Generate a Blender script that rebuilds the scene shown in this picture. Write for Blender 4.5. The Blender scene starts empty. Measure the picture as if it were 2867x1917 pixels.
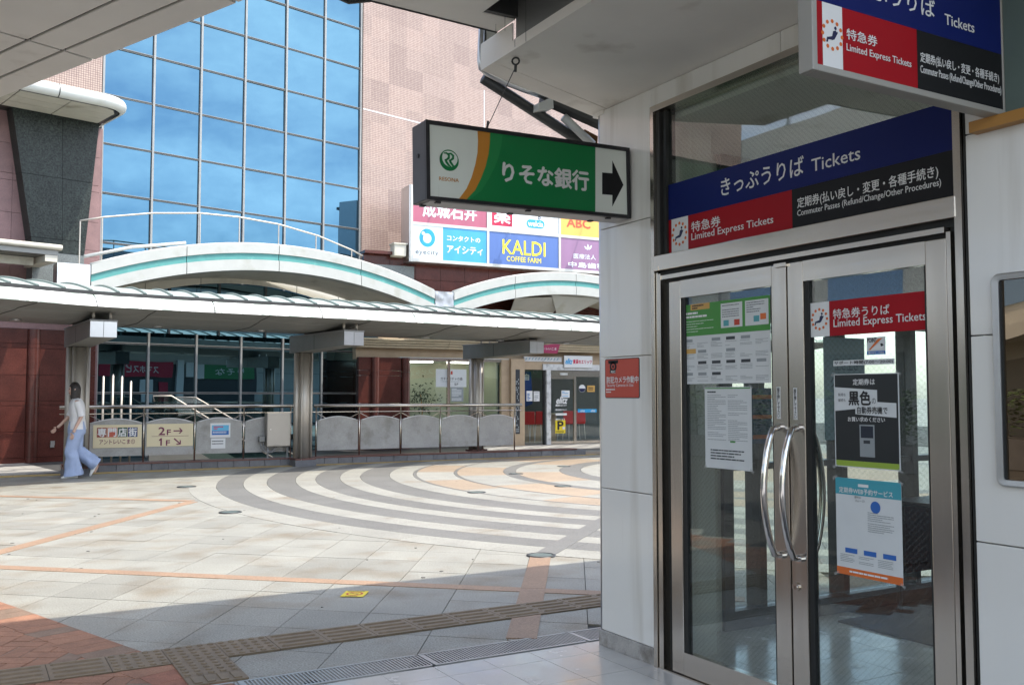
import bpy, bmesh, math, random
from mathutils import Vector, Matrix, noise as mnoise

# ------------------------------------------------------------------ camera
S = bpy.context.scene
CAM_H = 1.45
HEAD = math.radians(30.0)        # camera looks 30 deg clockwise from +Y (the ticket office wall runs along +Y)
PITCH = math.radians(3.22)
FPX, CX, CY = 2652.0, 1433.5, 958.5
cam = bpy.data.cameras.new('camera')
cam.sensor_fit = 'HORIZONTAL'; cam.sensor_width = 36.0
cam.lens = FPX / 2867.0 * 36.0
cam.clip_start = 0.05; cam.clip_end = 2000
cam_ob = bpy.data.objects.new('camera', cam)
S.collection.objects.link(cam_ob)
cam_ob.location = (0, 0, CAM_H)
cam_ob.rotation_euler = (math.pi/2 + PITCH, 0, -HEAD)
S.camera = cam_ob

# ------------------------------------------------------------------ light
SUN_DIR = Vector((-0.37, 0.37, -1.0)).normalized()      # direction the light travels
SUN_EL = math.asin(-SUN_DIR.z)
SUN_AZ = math.atan2(-SUN_DIR.x, -SUN_DIR.y)             # bearing of the sun, clockwise from +Y
W = bpy.data.worlds.new('World'); S.world = W; W.use_nodes = True
nt = W.node_tree; nt.nodes.clear()
wo = nt.nodes.new('ShaderNodeOutputWorld'); bg = nt.nodes.new('ShaderNodeBackground')
sky = nt.nodes.new('ShaderNodeTexSky'); sky.sky_type = 'NISHITA'; sky.sun_disc = False
sky.sun_elevation = SUN_EL; sky.sun_rotation = SUN_AZ
sky.air_density = 1.0; sky.dust_density = 1.6; sky.ozone_density = 1.0
# thin summer clouds over the whole sky
tc = nt.nodes.new('ShaderNodeTexCoord'); mp = nt.nodes.new('ShaderNodeMapping')
mp.inputs['Scale'].default_value = (1.2, 1.2, 2.6)
ns = nt.nodes.new('ShaderNodeTexNoise'); ns.inputs['Scale'].default_value = 2.2
ns.inputs['Detail'].default_value = 7; ns.inputs['Roughness'].default_value = 0.62
rp = nt.nodes.new('ShaderNodeValToRGB'); rp.color_ramp.elements[0].position = 0.44; rp.color_ramp.elements[1].position = 0.72
rp.color_ramp.elements[0].color = (0, 0, 0, 1); rp.color_ramp.elements[1].color = (0.85, 0.85, 0.85, 1)
bw = nt.nodes.new('ShaderNodeRGBToBW'); ml = nt.nodes.new('ShaderNodeMath'); ml.operation = 'MULTIPLY'; ml.inputs[1].default_value = 2.5
mx = nt.nodes.new('ShaderNodeMixRGB')
L = nt.links.new
L(tc.outputs['Generated'], mp.inputs['Vector']); L(mp.outputs['Vector'], ns.inputs['Vector']); L(ns.outputs['Fac'], rp.inputs['Fac'])
L(sky.outputs['Color'], bw.inputs['Color']); L(bw.outputs['Val'], ml.inputs[0])
L(rp.outputs['Color'], mx.inputs['Fac']); L(sky.outputs['Color'], mx.inputs['Color1']); L(ml.outputs['Value'], mx.inputs['Color2'])
L(mx.outputs['Color'], bg.inputs['Color']); bg.inputs['Strength'].default_value = 0.15
L(bg.outputs['Background'], wo.inputs['Surface'])
sun = bpy.data.lights.new('sun', 'SUN'); sun.energy = 2.0; sun.angle = math.radians(0.53); sun.color = (1.0, 0.955, 0.88)
sun_ob = bpy.data.objects.new('sun', sun); S.collection.objects.link(sun_ob)
sun_ob.rotation_euler = SUN_DIR.to_track_quat('-Z', 'Y').to_euler(); sun_ob.location = (20, -20, 40)
S.view_settings.view_transform = 'Standard'; S.view_settings.look = 'None'
S.view_settings.exposure = 1.55; S.view_settings.gamma = 1.0; S.view_settings.use_curve_mapping = False
S.cycles.max_bounces = 10; S.cycles.transparent_max_bounces = 16; S.cycles.diffuse_bounces = 5; S.cycles.glossy_bounces = 5

# ------------------------------------------------------------------ pixel -> world helpers (pixels of the 2867x1917 photograph)
_c, _s = math.cos(HEAD), math.sin(HEAD)
def LF(lat, fwd, z=0.0):
    return Vector((_c*lat + _s*fwd, -_s*lat + _c*fwd, z))
def bearing(deg):                        # heading relative to the camera -> unit vector
    t = math.radians(deg); return LF(math.sin(t), math.cos(t))
def ray(x, y):
    u = (x-CX)/FPX; v = -(y-CY)/FPX
    r = LF(u, math.cos(PITCH) - v*math.sin(PITCH)); r.z = math.sin(PITCH) + v*math.cos(PITCH)
    return r
def G(x, y, z=0.0):
    d = ray(x, y); t = (z-CAM_H)/d.z; return Vector((d.x*t, d.y*t, z))
def project(P):
    q = Vector(P) - Vector((0, 0, CAM_H)); lat = _c*q.x - _s*q.y; fw = _s*q.x + _c*q.y
    z = fw*math.cos(PITCH) + q.z*math.sin(PITCH); u = -fw*math.sin(PITCH) + q.z*math.cos(PITCH)
    if z < 0.05: return None
    return CX + FPX*lat/z, CY - FPX*u/z, z
class Fr:                                # a plane seen by a viewer: x to the viewer's right, y up, d towards the viewer
    def __init__(s, o, right, up=(0, 0, 1)):
        s.o = Vector(o); s.r = Vector(right).normalized(); s.u = Vector(up).normalized(); s.n = s.r.cross(s.u)
    def __call__(s, x, y, d=0.0):
        return s.o + s.r*x + s.u*y + s.n*d
    def px(s, x, y, d=0.0):
        r = ray(x, y); c = Vector((0, 0, CAM_H)); t = (s.o + s.n*d - c).dot(s.n)/r.dot(s.n); P = c + r*t - s.o
        return P.dot(s.r), P.dot(s.u)
WF = lambda x, y, z=0.0: Vector((x, y, z))
def crop(ox, oy, k): return lambda x, y: (ox + k*x, oy + k*y)

# ------------------------------------------------------------------ mesh helpers
class MB:
    def __init__(s, f=WF): s.v = []; s.f = []; s.fr = f
    def _add(s, pts, faces):
        b = len(s.v); s.v += [Vector(s.fr(*p)) for p in pts]; s.f += [tuple(b+i for i in q) for q in faces]; return s
    def box(s, a0, a1, b0, b1, c0, c1):
        return s._add([(a0,b0,c0),(a1,b0,c0),(a1,b1,c0),(a0,b1,c0),(a0,b0,c1),(a1,b0,c1),(a1,b1,c1),(a0,b1,c1)],
                      [(0,3,2,1),(4,5,6,7),(0,1,5,4),(1,2,6,5),(2,3,7,6),(3,0,4,7)])
    def prism(s, pts, c0, c1):
        n = len(pts); P = [(p[0],p[1],c0) for p in pts] + [(p[0],p[1],c1) for p in pts]
        return s._add(P, [tuple(range(n))[::-1], tuple(range(n, 2*n))] + [(i,(i+1)%n,n+(i+1)%n,n+i) for i in range(n)])
    def sheet(s, pts, c):
        return s._add([(p[0],p[1],c) for p in pts], [tuple(range(len(pts)))])
    def quad(s, pts): return s._add(pts, [tuple(range(len(pts)))])
    def loft(s, rings, closed=True, caps=True):
        n = len(rings[0]); P = [p for r in rings for p in r]; F = []
        for k in range(len(rings)-1):
            for i in range(n if closed else n-1):
                j = (i+1) % n; F.append((k*n+i, k*n+j, (k+1)*n+j, (k+1)*n+i))
        if caps and closed:
            F.append(tuple(range(n))[::-1]); F.append(tuple((len(rings)-1)*n+i for i in range(n)))
        return s._add(P, F)
    def tube(s, path, r, n=8, caps=True):
        path = [Vector(s.fr(*p)) for p in path]; f0 = s.fr; s.fr = WF; rings = []
        up = None
        for i, p in enumerate(path):
            a = path[max(i-1,0)]; b = path[min(i+1,len(path)-1)]; t = (b-a).normalized()
            if up is None:
                up = Vector((0,0,1)) if abs(t.z) < 0.9 else Vector((1,0,0))
            e1 = (up - t*up.dot(t)).normalized(); up = e1; e2 = t.cross(e1)
            rr = r[i] if isinstance(r, (list, tuple)) else r
            rings.append([tuple(p + e1*(rr*math.cos(2*math.pi*k/n)) + e2*(rr*math.sin(2*math.pi*k/n))) for k in range(n)])
        s.loft(rings, True, caps); s.fr = f0; return s
    def disc(s, cx, cy, r, c, n=20, ry=None):
        ry = ry or r
        return s.sheet([(cx+r*math.cos(2*math.pi*k/n), cy+ry*math.sin(2*math.pi*k/n)) for k in range(n)], c)
    def cyl(s, cx, cy, r, c0, c1, n=16):
        return s.prism([(cx+r*math.cos(2*math.pi*k/n), cy+r*math.sin(2*math.pi*k/n)) for k in range(n)], c0, c1)
    def mesh(s, name, o=Vector((0,0,0)), fix=True):
        me = bpy.data.meshes.new(name); me.from_pydata([tuple(v-o) for v in s.v], [], s.f)
        if fix:
            b = bmesh.new(); b.from_mesh(me); bmesh.ops.recalc_face_normals(b, faces=b.faces); b.to_mesh(me); b.free()
        me.update(); return me

COL = S.collection
BASE = {}                                 # world origin of every object we place
def link(name, me, mat, parent=None, loc=None, smooth=False, bevel=0):
    o = bpy.data.objects.new(name, me); COL.objects.link(o)
    if mat is not None and me is not None and not me.materials: me.materials.append(mat)
    if smooth and me is not None:
        for p in me.polygons: p.use_smooth = True
    if bevel:
        m = o.modifiers.new('bevel', 'BEVEL'); m.width = bevel; m.segments = 2; m.limit_method = 'ANGLE'; m.angle_limit = 0.6
    w = Vector(loc) if loc is not None else Vector((0,0,0))
    if parent is not None:
        o.parent = parent; o.location = w - BASE[parent.name]
    else: o.location = w
    BASE[o.name] = w
    return o
def tag(o, label=None, cat=None, group=None, kind=None):
    if label: o['label'] = label
    if cat: o['category'] = cat
    if group: o['group'] = group
    if kind: o['kind'] = kind
    return o
def thing(name, label, cat, loc, group=None):
    o = link(name, None, None, None, loc); o.empty_display_size = 0.2
    return tag(o, label, cat, group)
def root_of(o):
    while o.parent: o = o.parent
    return o
def part(name, mb, mat, parent, smooth=False, bevel=0, label=None):
    base = BASE[root_of(parent).name]
    o = link(name, mb.mesh(name, base), mat, parent, base, smooth, bevel)
    return tag(o, label)
def solo(name, mb, mat, label=None, cat=None, group=None, kind=None, smooth=False, bevel=0):
    c = Vector((sum(v.x for v in mb.v), sum(v.y for v in mb.v), 0))/max(1, len(mb.v)); c.z = min(v.z for v in mb.v)
    if kind == 'structure': c = Vector((0,0,0))
    o = link(name, mb.mesh(name, c), mat, None, c, smooth, bevel)
    return tag(o, label, cat, group, kind)
def piece(name, me, mat, parent, loc, rotz=0.0):
    o = link(name, me, mat, parent, loc); o.rotation_euler.z = rotz; return o

_tc = {}
def glyphs(s):
    if s in _tc: return _tc[s]
    c = bpy.data.curves.new('t', 'FONT'); c.body = s; c.size = 1; c.resolution_u = 2; c.space_line = 0.82
    o = bpy.data.objects.new('t', c); COL.objects.link(o)
    dg = bpy.context.evaluated_depsgraph_get(); me = bpy.data.meshes.new_from_object(o.evaluated_get(dg))
    V = [(v.co.x, v.co.y) for v in me.vertices]; F = [tuple(p.vertices) for p in me.polygons]
    bpy.data.objects.remove(o); bpy.data.curves.remove(c); bpy.data.meshes.remove(me)
    _tc[s] = (V, F); return _tc[s]
def text(s, fr, x0, y0, x1, y1, d, mat, parent, bold=0.0, vertical=False, slant=0.0, label=None, name='lettering'):
    V, F = glyphs('\n'.join(s) if vertical else s)
    ax, bx = min(p[0] for p in V), max(p[0] for p in V); ay, by = min(p[1] for p in V), max(p[1] for p in V)
    x0, x1 = min(x0,x1), max(x0,x1); y0, y1 = min(y0,y1), max(y0,y1)
    kx = (x1-x0)/(bx-ax); ky = (y1-y0)/(by-ay); mb = MB(fr); k = 0
    h = (y1-y0)
    offs = [(0,0)] if not bold else [(-bold,0),(bold,0),(0,bold),(0,-bold),(0,0)]
    for ox, oy in offs:
        mb._add([(x0+(p[0]-ax)*kx+ox*h+slant*(p[1]-ay)*ky, y0+(p[1]-ay)*ky+oy*h, d+0.0002*k) for p in V], F); k += 1
    return part(name, mb, mat, parent, label=label)
def textpx(s, fr, tl, br, d, mat, parent, **kw):
    a = fr.px(*tl, d); b = fr.px(*br, d)
    return text(s, fr, a[0], b[1], b[0], a[1], d, mat, parent, **kw)
def lines(fr, x0, y0, x1, y1, n, d, mat, parent, seed=0, th=0.45, name='print_lines', cols=1):
    R = random.Random(seed); mb = MB(fr); dy = (y1-y0)/n; cw = (x1-x0)/cols
    for c in range(cols):
        for i in range(n):
            if R.random() < 0.12: continue
            y = y1 - (i+0.5)*dy; xa = x0+c*cw; xb = xa + cw*(0.9 if R.random() < 0.6 else R.uniform(0.35, 0.85)); x = xa
            while x < xb:                                   # broken into word-like runs
                w = R.uniform(0.04, 0.16)*cw; mb.quad([(x, y-dy*th/2, d), (min(x+w, xb), y-dy*th/2, d), (min(x+w, xb), y+dy*th/2, d), (x, y+dy*th/2, d)]); x += w + 0.012*cw
    o = part(name, mb, mat, parent); o['kind'] = 'stuff'; return o
def rect(fr, x0, x1, y0, y1, d, mat, parent, name='panel', label=None, t=0.0):
    mb = MB(fr)
    if t: mb.box(x0, x1, y0, y1, d-t, d)
    else: mb.sheet([(x0,y0),(x1,y0),(x1,y1),(x0,y1)], d)
    return part(name, mb, mat, parent, label=label)

# ------------------------------------------------------------------ materials
def hexc(h):
    h = h.lstrip('#'); c = [int(h[i:i+2], 16)/255 for i in (0,2,4)]
    return tuple((x/12.92 if x <= 0.04045 else ((x+0.055)/1.055)**2.4) for x in c)
def mat(name, col, rough=0.5, metal=0.0, var=0.0, vs=3.0, speck=0.0, ss=150.0, rnd=0.0, bump=0.0, bs=60.0, stain=None, st=(0.55,0.75), sts=1.5,
        stretch=None, emit=0.0, coat=0.0, spec=None, rvar=0.0, alt=None):
    m = bpy.data.materials.new(name); m.use_nodes = True; t = m.node_tree; N = t.nodes; K = t.links.new
    b = N['Principled BSDF']; col = hexc(col) if isinstance(col, str) else col
    b.inputs['Roughness'].default_value = rough; b.inputs['Metallic'].default_value = metal
    if coat: b.inputs['Coat Weight'].default_value = coat; b.inputs['Coat Roughness'].default_value = 0.05
    if spec is not None: b.inputs['Specular IOR Level'].default_value = spec
    if emit:
        b.inputs['Emission Color'].default_value = (*col, 1); b.inputs['Emission Strength'].default_value = emit
    geo = N.new('ShaderNodeNewGeometry'); vec = geo.outputs['Position']
    if stretch:
        mpn = N.new('ShaderNodeMapping'); mpn.inputs['Scale'].default_value = stretch; K(vec, mpn.inputs['Vector']); vec = mpn.outputs['Vector']
    def noi(sc, det=4):
        n = N.new('ShaderNodeTexNoise'); n.inputs['Scale'].default_value = sc; n.inputs['Detail'].default_value = det; K(vec, n.inputs['Vector']); return n.outputs['Fac']
    rgb = N.new('ShaderNodeRGB'); rgb.outputs[0].default_value = (*col, 1); cur = rgb.outputs[0]
    if alt:
        oi = N.new('ShaderNodeObjectInfo'); r = N.new('ShaderNodeValToRGB'); r.color_ramp.interpolation = 'CONSTANT'
        els = r.color_ramp.elements; els[0].color = (*col, 1); pos = 0.0
        els[1].position = alt[0][0]; els[1].color = (*hexc(alt[0][1]), 1)
        for p, c in alt[1:]:
            e = els.new(p); e.color = (*hexc(c), 1)
        K(oi.outputs['Random'], r.inputs['Fac']); cur = r.outputs['Color']
    if stain:
        n = noi(sts, 5); r = N.new('ShaderNodeMapRange'); r.inputs[1].default_value = st[0]; r.inputs[2].default_value = st[1]; K(n, r.inputs[0])
        x = N.new('ShaderNodeMixRGB'); x.inputs['Color2'].default_value = (*hexc(stain), 1); K(r.outputs[0], x.inputs['Fac']); K(cur, x.inputs['Color1']); cur = x.outputs['Color']
    def scale_by(val, amt):
        nonlocal cur
        r = N.new('ShaderNodeMapRange'); r.inputs[1].default_value = 0.25; r.inputs[2].default_value = 0.75; r.inputs[3].default_value = 1-amt; r.inputs[4].default_value = 1+amt; r.clamp = False
        K(val, r.inputs[0]); x = N.new('ShaderNodeVectorMath'); x.operation = 'SCALE'; K(cur, x.inputs[0]); K(r.outputs[0], x.inputs['Scale']); cur = x.outputs[0]
    if var: scale_by(noi(vs), var)
    if speck: scale_by(noi(ss, 2), speck)
    if rnd:
        oi = N.new('ShaderNodeObjectInfo'); r = N.new('ShaderNodeMapRange'); r.inputs[3].default_value = 1-rnd; r.inputs[4].default_value = 1+rnd
        K(oi.outputs['Random'], r.inputs[0]); x = N.new('ShaderNodeVectorMath'); x.operation = 'SCALE'; K(cur, x.inputs[0]); K(r.outputs[0], x.inputs['Scale']); cur = x.outputs[0]
    K(cur, b.inputs['Base Color'])
    if rvar:
        r = N.new('ShaderNodeMapRange'); r.inputs[1].default_value = 0.3; r.inputs[2].default_value = 0.7; r.inputs[3].default_value = max(0.02, rough-rvar); r.inputs[4].default_value = min(1, rough+rvar)
        K(noi(vs*2, 5), r.inputs[0]); K(r.outputs[0], b.inputs['Roughness'])
    if bump:
        bn = N.new('ShaderNodeBump'); bn.inputs['Strength'].default_value = bump; bn.inputs['Distance'].default_value = 0.01; K(noi(bs, 3), bn.inputs['Height']); K(bn.outputs['Normal'], b.inputs['Normal'])
    return m
def glass(name, tint=(0.9,0.95,0.93), ior=1.5, boost=1.0, rough=0.0, wire=False, dark=None):
    m = bpy.data.materials.new(name); m.use_nodes = True; t = m.node_tree; N = t.nodes; K = t.links.new; N.clear()
    o = N.new('ShaderNodeOutputMaterial'); tr = N.new('ShaderNodeBsdfTransparent'); gl = N.new('ShaderNodeBsdfGlossy'); lw = N.new('ShaderNodeLayerWeight')
    tr.inputs['Color'].default_value = (*tint, 1); gl.inputs['Roughness'].default_value = rough; lw.inputs['Blend'].default_value = 0.5
    pw = N.new('ShaderNodeMath'); pw.operation = 'POWER'; pw.inputs[1].default_value = 4.0; K(lw.outputs['Facing'], pw.inputs[0])
    mu = N.new('ShaderNodeMath'); mu.operation = 'MULTIPLY_ADD'; mu.inputs[1].default_value = 0.9; mu.inputs[2].default_value = 0.045*boost; mu.use_clamp = True; K(pw.outputs[0], mu.inputs[0])
    geo0 = N.new('ShaderNodeNewGeometry'); wn = N.new('ShaderNodeTexNoise'); wn.inputs['Scale'].default_value = 1.1; wn.inputs['Detail'].default_value = 1
    wb = N.new('ShaderNodeBump'); wb.inputs['Strength'].default_value = 0.1; wb.inputs['Distance'].default_value = 0.03
    K(geo0.outputs['Position'], wn.inputs['Vector']); K(wn.outputs['Fac'], wb.inputs['Height']); K(wb.outputs['Normal'], gl.inputs['Normal'])
    mx = N.new('ShaderNodeMixShader'); K(mu.outputs[0], mx.inputs[0]); K(tr.outputs[0], mx.inputs[1]); K(gl.outputs[0], mx.inputs[2]); cur = mx.outputs[0]
    if wire:                              # wire mesh cast into the pane: two diagonal families of thin grey lines
        geo = N.new('ShaderNodeNewGeometry'); sx = N.new('ShaderNodeSeparateXYZ'); K(geo.outputs['Position'], sx.inputs[0]); outs = []
        for sg in (1, -1):
            a = N.new('ShaderNodeMath'); a.operation = 'MULTIPLY_ADD'; a.inputs[1].default_value = sg*0.95; K(sx.outputs['Y'], a.inputs[0]); K(sx.outputs['Z'], a.inputs[2])
            b = N.new('ShaderNodeMath'); b.operation = 'PINGPONG'; b.inputs[1].default_value = 0.0135; K(a.outputs[0], b.inputs[0])
            c = N.new('ShaderNodeMath'); c.operation = 'LESS_THAN'; c.inputs[1].default_value = 0.0004; K(b.outputs[0], c.inputs[0]); outs.append(c.outputs[0])
        ad = N.new('ShaderNodeMath'); ad.operation = 'MAXIMUM'; K(outs[0], ad.inputs[0]); K(outs[1], ad.inputs[1])
        df = N.new('ShaderNodeBsdfDiffuse'); df.inputs['Color'].default_value = (0.22,0.22,0.21,1)
        m2 = N.new('ShaderNodeMixShader'); wf = N.new('ShaderNodeMath'); wf.operation = 'MULTIPLY'; wf.inputs[1].default_value = 0.55; K(ad.outputs[0], wf.inputs[0]); K(wf.outputs[0], m2.inputs[0]); K(cur, m2.inputs[1]); K(df.outputs[0], m2.inputs[2]); cur = m2.outputs[0]
    K(cur, o.inputs['Surface']); return m
def mirror(name, col, body, wav=0.015, fac=0.9):
    m = bpy.data.materials.new(name); m.use_nodes = True; t = m.node_tree; N = t.nodes; K = t.links.new; N.clear()
    o = N.new('ShaderNodeOutputMaterial'); gl = N.new('ShaderNodeBsdfGlossy'); df = N.new('ShaderNodeBsdfDiffuse'); mx = N.new('ShaderNodeMixShader')
    gl.inputs['Color'].default_value = (*col, 1); gl.inputs['Roughness'].default_value = 0.0; df.inputs['Color'].default_value = (*body, 1)
    geo = N.new('ShaderNodeNewGeometry'); n = N.new('ShaderNodeTexNoise'); n.inputs['Scale'].default_value = 0.9; n.inputs['Detail'].default_value = 1; K(geo.outputs['Position'], n.inputs['Vector'])
    bp = N.new('ShaderNodeBump'); bp.inputs['Strength'].default_value = wav; bp.inputs['Distance'].default_value = 0.1; K(n.outputs['Fac'], bp.inputs['Height']); K(bp.outputs['Normal'], gl.inputs['Normal'])
    mx.inputs[0].default_value = fac; K(df.outputs[0], mx.inputs[1]); K(gl.outputs[0], mx.inputs[2]); K(mx.outputs[0], o.inputs['Surface']); return m
def mosaic(name, c1, c2, grout, size):
    m = mat(name, c1, 0.35, var=0.06, vs=2.0); t = m.node_tree; N = t.nodes; K = t.links.new; b = N['Principled BSDF']
    geo = N.new('ShaderNodeNewGeometry'); sp = N.new('ShaderNodeSeparateXYZ'); K(geo.outputs['Position'], sp.inputs[0])
    # run along the wall: heading of the big facade
    dv = bearing(46.5); ma = N.new('ShaderNodeVectorMath'); ma.operation = 'DOT_PRODUCT'; ma.inputs[1].default_value = tuple(dv); K(geo.outputs['Position'], ma.inputs[0])
    cb = N.new('ShaderNodeCombineXYZ'); K(ma.outputs['Value'], cb.inputs[0]); K(sp.outputs['Z'], cb.inputs[1])
    br = N.new('ShaderNodeTexBrick'); br.offset = 0.0; br.inputs['Scale'].default_value = 1.0; br.inputs['Brick Width'].default_value = size; br.inputs['Row Height'].default_value = size
    br.inputs['Mortar Size'].default_value = size*0.1; br.inputs['Color1'].default_value = (*hexc(c1),1); br.inputs['Color2'].default_value = (*hexc(c2),1); br.inputs['Mortar'].default_value = (*hexc(grout),1); br.inputs['Bias'].default_value = -0.3
    K(cb.outputs[0], br.inputs['Vector'])
    wn = N.new('ShaderNodeTexWhiteNoise'); wn.noise_dimensions = '2D'; sn = N.new('ShaderNodeVectorMath'); sn.operation = 'SNAP'; sn.inputs[1].default_value = (0.62, 0.62, 1)
    K(cb.outputs[0], sn.inputs[0]); K(sn.outputs[0], wn.inputs['Vector'])
    rr = N.new('ShaderNodeValToRGB'); rr.color_ramp.interpolation = 'CONSTANT'; rr.color_ramp.elements[0].color = (1,1,1,1); rr.color_ramp.elements[1].position = 0.84; rr.color_ramp.elements[1].color = (0.84,0.82,0.82,1); e3 = rr.color_ramp.elements.new(0.55); e3.color = (0.93,0.925,0.92,1); e4 = rr.color_ramp.elements.new(0.25); e4.color = (1.05,1.04,1.03,1)
    K(wn.outputs['Value'], rr.inputs['Fac']); mu = N.new('ShaderNodeMixRGB'); mu.blend_type = 'MULTIPLY'; mu.inputs['Fac'].default_value = 1; K(br.outputs['Color'], mu.inputs['Color1']); K(rr.outputs['Color'], mu.inputs['Color2'])
    K(mu.outputs['Color'], b.inputs['Base Color']); return m

M = {}
M['slab'] = mat('granite_slab', (0.265,0.256,0.218), 0.55, var=0.12, vs=2.2, speck=0.42, ss=95, rnd=0.10, stain='#776b58', st=(0.5,0.78), sts=1.9, bump=0.25, bs=300)
M['ringgrey'] = mat('grey_granite', (0.15,0.145,0.131), 0.55, var=0.1, vs=2, speck=0.35, ss=95, rnd=0.06, bump=0.2, bs=300)
M['ringwhite'] = mat('pale_granite', (0.285,0.275,0.236), 0.55, var=0.12, vs=2, speck=0.36, ss=95, rnd=0.08, stain='#7d705d', st=(0.56,0.78), sts=1.4, bump=0.2, bs=300)
M['pink'] = mat('pink_granite', (0.30,0.195,0.125), 0.55, var=0.12, vs=2, speck=0.35, ss=95, rnd=0.07, bump=0.2, bs=300)
M['pinkpale'] = mat('pale_pink_granite', (0.305,0.235,0.165), 0.55, var=0.12, vs=2, speck=0.36, ss=95, rnd=0.08)
M['grout'] = mat('paving_bed', (0.05,0.048,0.045), 0.9, var=0.2, vs=5)
M['ground'] = mat('ground_paving', (0.3,0.29,0.27), 0.8, var=0.15, vs=1.5, speck=0.2, ss=60)
M['brick'] = mat('clay_brick', (0.29,0.142,0.082), 0.75, var=0.22, vs=9, speck=0.25, ss=140, rnd=0.16, bump=0.5, bs=120, alt=[(0.72,'#8a5a45'),(0.86,'#75604f')])
M['tactile'] = mat('tactile_rubber', (0.185,0.135,0.082), 0.6, var=0.16, vs=14, speck=0.15, ss=200, rnd=0.06, bump=0.2, bs=200)
M['tactileyel'] = mat('tactile_yellow', (0.42,0.29,0.10), 0.65, var=0.15, vs=6, rnd=0.08)
M['floor'] = mat('floor_tile', (0.52,0.505,0.465), 0.2, var=0.07, vs=3, speck=0.09, ss=300, rnd=0.035, rvar=0.1)
M['checkA'] = mat('walk_tile_pale', (0.34,0.325,0.29), 0.6, var=0.12, vs=3, speck=0.2, ss=120, rnd=0.08)
M['checkB'] = mat('walk_tile_dark', (0.19,0.185,0.175), 0.6, var=0.12, vs=3, speck=0.2, ss=120, rnd=0.08)
M['panel'] = mat('enamel_panel', (0.76,0.745,0.69), 0.16, var=0.03, vs=1.6, coat=0.3, rnd=0.02, stain='#b3ab9b', st=(0.52,0.85), sts=3.0, stretch=(2,2,0.14))
M['base'] = mat('base_granite', (0.36,0.345,0.32), 0.6, var=0.2, vs=12, speck=0.35, ss=180, stain='#6d665c', st=(0.5,0.7), sts=8)
M['soffit'] = mat('soffit_white', (0.83,0.79,0.71), 0.55, var=0.06, vs=2.5, stain='#a79a86', st=(0.6,0.85), sts=3)
M['soffit2'] = mat('canopy_panel', (0.76,0.72,0.65), 0.42, var=0.05, vs=2, stain='#a59a88', st=(0.62,0.85), sts=2.5, rnd=0.03)
M['steel'] = mat('brushed_steel', (0.57,0.515,0.45), 0.21, 1.0, var=0.025, vs=14, stretch=(1,1,0.05), rvar=0.03)
M['steelh'] = mat('brushed_steel_rail', (0.59,0.535,0.47), 0.21, 1.0, var=0.025, vs=14, stretch=(0.05,0.05,1.2), rvar=0.03)
M['satin'] = mat('satin_steel', (0.50,0.46,0.40), 0.5, 0.75, var=0.04, vs=6)
M['mull'] = mat('grey_mullion', (0.27,0.275,0.265), 0.5, 0.2, var=0.1, vs=6)
M['chrome'] = mat('polished_steel', (0.66,0.64,0.62), 0.08, 1.0)
M['darksteel'] = mat('dark_steel', (0.045,0.045,0.043), 0.45, 0.3, var=0.2, vs=9)
M['rubber'] = mat('black_gasket', (0.012,0.013,0.012), 0.55)
M['alu'] = mat('aluminium', (0.62,0.62,0.62), 0.33, 1.0, var=0.04, vs=5)
M['greymetal'] = mat('grey_painted_metal', (0.215,0.215,0.20), 0.45, 0.35, var=0.08, vs=4)
M['gal'] = mat('galvanised_grate', (0.42,0.42,0.41), 0.38, 0.8, var=0.1, vs=20)
M['glass'] = glass('clear_glass', (0.93,0.965,0.95), 1.5, 1.25)
M['wire'] = glass('wired_glass', (0.845,0.89,0.865), 1.5, 2.2, wire=True)
M['curtain'] = mirror('blue_mirror_glass', (0.076,0.158,0.225), (0.01,0.03,0.045), 0.02, 0.92)
M['lowglass'] = mirror('tinted_teal_glass', (0.135,0.235,0.275), (0.008,0.022,0.03), 0.012, 0.9)
M['mosaic'] = mosaic('pink_mosaic_tile', '#ab978b', '#9d877c', '#644e45', 0.052)
M['redgran'] = mat('red_granite', (0.078,0.022,0.016), 0.25, var=0.22, vs=4, speck=0.35, ss=60, rnd=0.1, spec=0.35)
M['redflame'] = mat('flamed_red_granite', (0.22,0.13,0.125), 0.6, var=0.15, vs=4, speck=0.3, ss=120, rnd=0.08)
M['blackgran'] = mat('black_granite', (0.02,0.026,0.023), 0.4, var=0.2, vs=3, speck=0.95, ss=30, rnd=0.05, spec=0.25)
M['greygran'] = mat('grey_speckled_granite', (0.13,0.145,0.14), 0.4, speck=0.5, ss=60, var=0.1)
M['white'] = mat('white_painted_metal', (0.56,0.565,0.525), 0.42, var=0.05, vs=3, stain='#a8a690', st=(0.58,0.85), sts=2.0)
M['archwhite'] = mat('weathered_white_panel', (0.43,0.435,0.40), 0.5, var=0.06, vs=4, stain='#8f8d7c', st=(0.55,0.9), sts=2.5)
M['peel'] = mat('peeling_white_panel', (0.40,0.45,0.39), 0.5, var=0.05, vs=4, stain='#e6e6df', st=(0.45,0.475), sts=3.4)
M['teal'] = mat('teal_paint', (0.075,0.27,0.25), 0.5, var=0.1, vs=6, stain='#6fa59d', st=(0.62,0.8), sts=7)
M['vault'] = mat('pale_roof_sheet', (0.37,0.41,0.375), 0.4, var=0.06, vs=4)
M['rib'] = mat('sage_rib_paint', (0.17,0.21,0.19), 0.5, var=0.1, vs=8)
M['cream'] = mat('cream_panel', (0.54,0.515,0.43), 0.5, var=0.08, vs=3, stain='#8d8775', st=(0.6,0.85), sts=2)
M['stone'] = mat('yellow_stone', (0.47,0.385,0.255), 0.6, var=0.1, vs=6, speck=0.1, ss=60, rnd=0.04)
M['sand'] = mat('sand_render', (0.44,0.33,0.215), 0.75, var=0.1, vs=5, speck=0.1, ss=80, rnd=0.04)
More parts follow.
